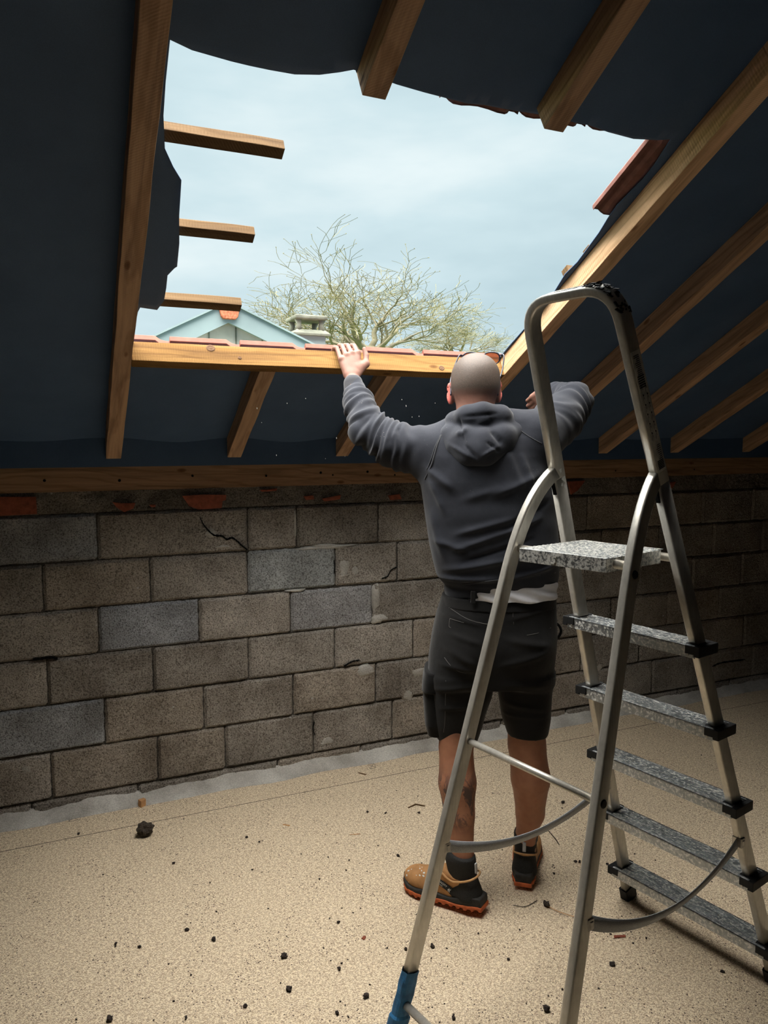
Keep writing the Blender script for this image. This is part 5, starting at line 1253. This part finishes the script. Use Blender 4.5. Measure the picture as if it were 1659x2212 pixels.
chip(307, 1741, .014, .013, .030, .5, M['chip_wood'], 'small orange-brown wood block standing by the gap at the wall foot', 'wood_block', 'wood block')
chip(783, 1672, .022, .005, .003, 2.2, M['batten'], 'pale wood sliver beside a pencil mark near the wall')
chip(619, 1783, .016, .004, .003, 2.4, M['chip_wood'], 'short brown wood sliver in the middle of the floor')
chip(1338, 2024, .020, .006, .004, -.3, M['brick'], 'thin dark red shard under the near ladder strap', 'tile_shard', 'tile shard')
chip(786, 2027, .008, .006, .004, .7, M['brick'], 'tiny red shard in front of the tan boot', 'tile_shard', 'tile shard')
mb = MB(); mb.tube([on_floor(882, 1745, .002), on_floor(898, 1737, .004), on_floor(918, 1741, .002)], .003, 5); tag(mb.build('splinter', M['batten']), 'pale V-bent wood splinter left of the tattooed leg', 'splinter')
mb = MB(); mb.tube([on_floor(755, 1803, .001), on_floor(778, 1801, .002)], .0012, 5); tag(mb.build('splinter', M['chip_wood']), 'straight thin brown splinter in the middle of the floor', 'splinter')
mb = MB(); mb.tube(catmull([on_floor(1185, 1795, .002), on_floor(1200, 1812, .006), on_floor(1208, 1825, .002)], 4), .0016, 5); tag(mb.build('twig', M['dirt']), 'short dark twig right of the far boot', 'twig')
lumps = [(615, 2068, .011), (462, 2031, .0085), (625, 2140, .009), (237, 2204, .010), (375, 1866, .006), (533, 1810, .006), (560, 1820, .005), (302, 2047, .006), (250, 2040, .005), (404, 2010, .007), (402, 2200, .005), (731, 1994, .006),
         (733, 2095, .006), (791, 2155, .009), (623, 2137, .008), (530, 2175, .007), (728, 2190, .006), (1216, 1735, .009), (1243, 1862, .007), (1252, 1863, .006), (1312, 1868, .006), (1197, 1888, .005), (903, 1978, .007), (934, 2046, .008), (1322, 2085, .009), (1180, 2183, .011),
         (170, 1803, .006), (860, 1850, .007), (833, 1758, .006), (905, 1757, .006), (794, 1755, .006), (1500, 1848, .005), (1515, 1632, .004), (1560, 2100, .006), (980, 2201, .006), (1098, 2074, .005), (877, 2052, .006), (545, 1880, .004), (690, 1900, .004)]
for i, (x, y, r) in enumerate(lumps):
    c = on_floor(x, y); blob('dirt_crumb', c, (r, r*.8, r*.55), M['dirt'], 'small dark crumb of dirt fallen on the chipboard floor', 'crumb', 'dark crumbs fallen on the floor', seed=i*1.7, rough=.7)
rr = random.Random(12); proto = None; n_c = 0
while n_c < 130:
    x, y = rr.gauss(900, 380), rr.uniform(1700, 2210)
    if not (5 < x < 1650): continue
    c = on_floor(x, y)
    if c[1] > D-.12 or (y < 1770 and x < 700): continue
    r = rr.uniform(.0016, .0042)
    if proto is None: proto = blob('dirt_crumb', c, (.003, .0024, .0016), M['dirt'], 'small dark crumb of dirt fallen on the chipboard floor', 'crumb', 'dark crumbs fallen on the floor', seed=2.2, rough=.6, sub=1); o = proto
    else: o = proto.copy(); COL.objects.link(o)
    o.location = (c[0], c[1], .0003); o.scale = (r/.003,)*3; o.rotation_euler[2] = rr.uniform(0, 6); n_c += 1
# pencil marks on the boards
def pencil(strokes, name='pencil_mark'):
    mb = MB()
    for s in strokes:
        for (a, b) in zip(s[:-1], s[1:]): mb.tube([on_floor(*a, .0006), on_floor(*b, .0006)], .0007, 4)
    mb.build(name, M['ink'], fl)
pencil([[(144, 1764), (150, 1773), (147, 1776)], [(148, 1773), (176, 1762)], [(152, 1763), (172, 1772)], [(150, 1766), (166, 1762)], [(148, 1775), (168, 1771)], [(176, 1760), (172, 1772)]])
pencil([[(794, 1653), (800, 1661), (812, 1658), (808, 1650), (797, 1651)], [(795, 1652), (812, 1657)], [(800, 1661), (806, 1650)]])
# sawdust drifting down from the cut timber
mb = MB(); rr = random.Random(8)
for x, y, Y in [(660, 860, 2.5), (555, 880, 2.5), (565, 912, 2.5), (597, 982, 2.5), (703, 990, 2.5), (745, 985, 2.6), (877, 875, 2.5), (890, 900, 2.5), (850, 905, 2.5), (620, 870, 2.5), (868, 862, 2.6), (905, 898, 2.4), (940, 870, 2.6), (727, 945, 2.5)]:
    c = on_y(x, y, Y); L = rr.uniform(.002, .006); mb.tube([c, c+np.array([.15*L, 0, -L])], [.0007, .0006], 4)
tag(mb.build('sawdust', M['white_paint']), 'fine pale sawdust specks falling below the header beam', 'sawdust', kind='stuff')
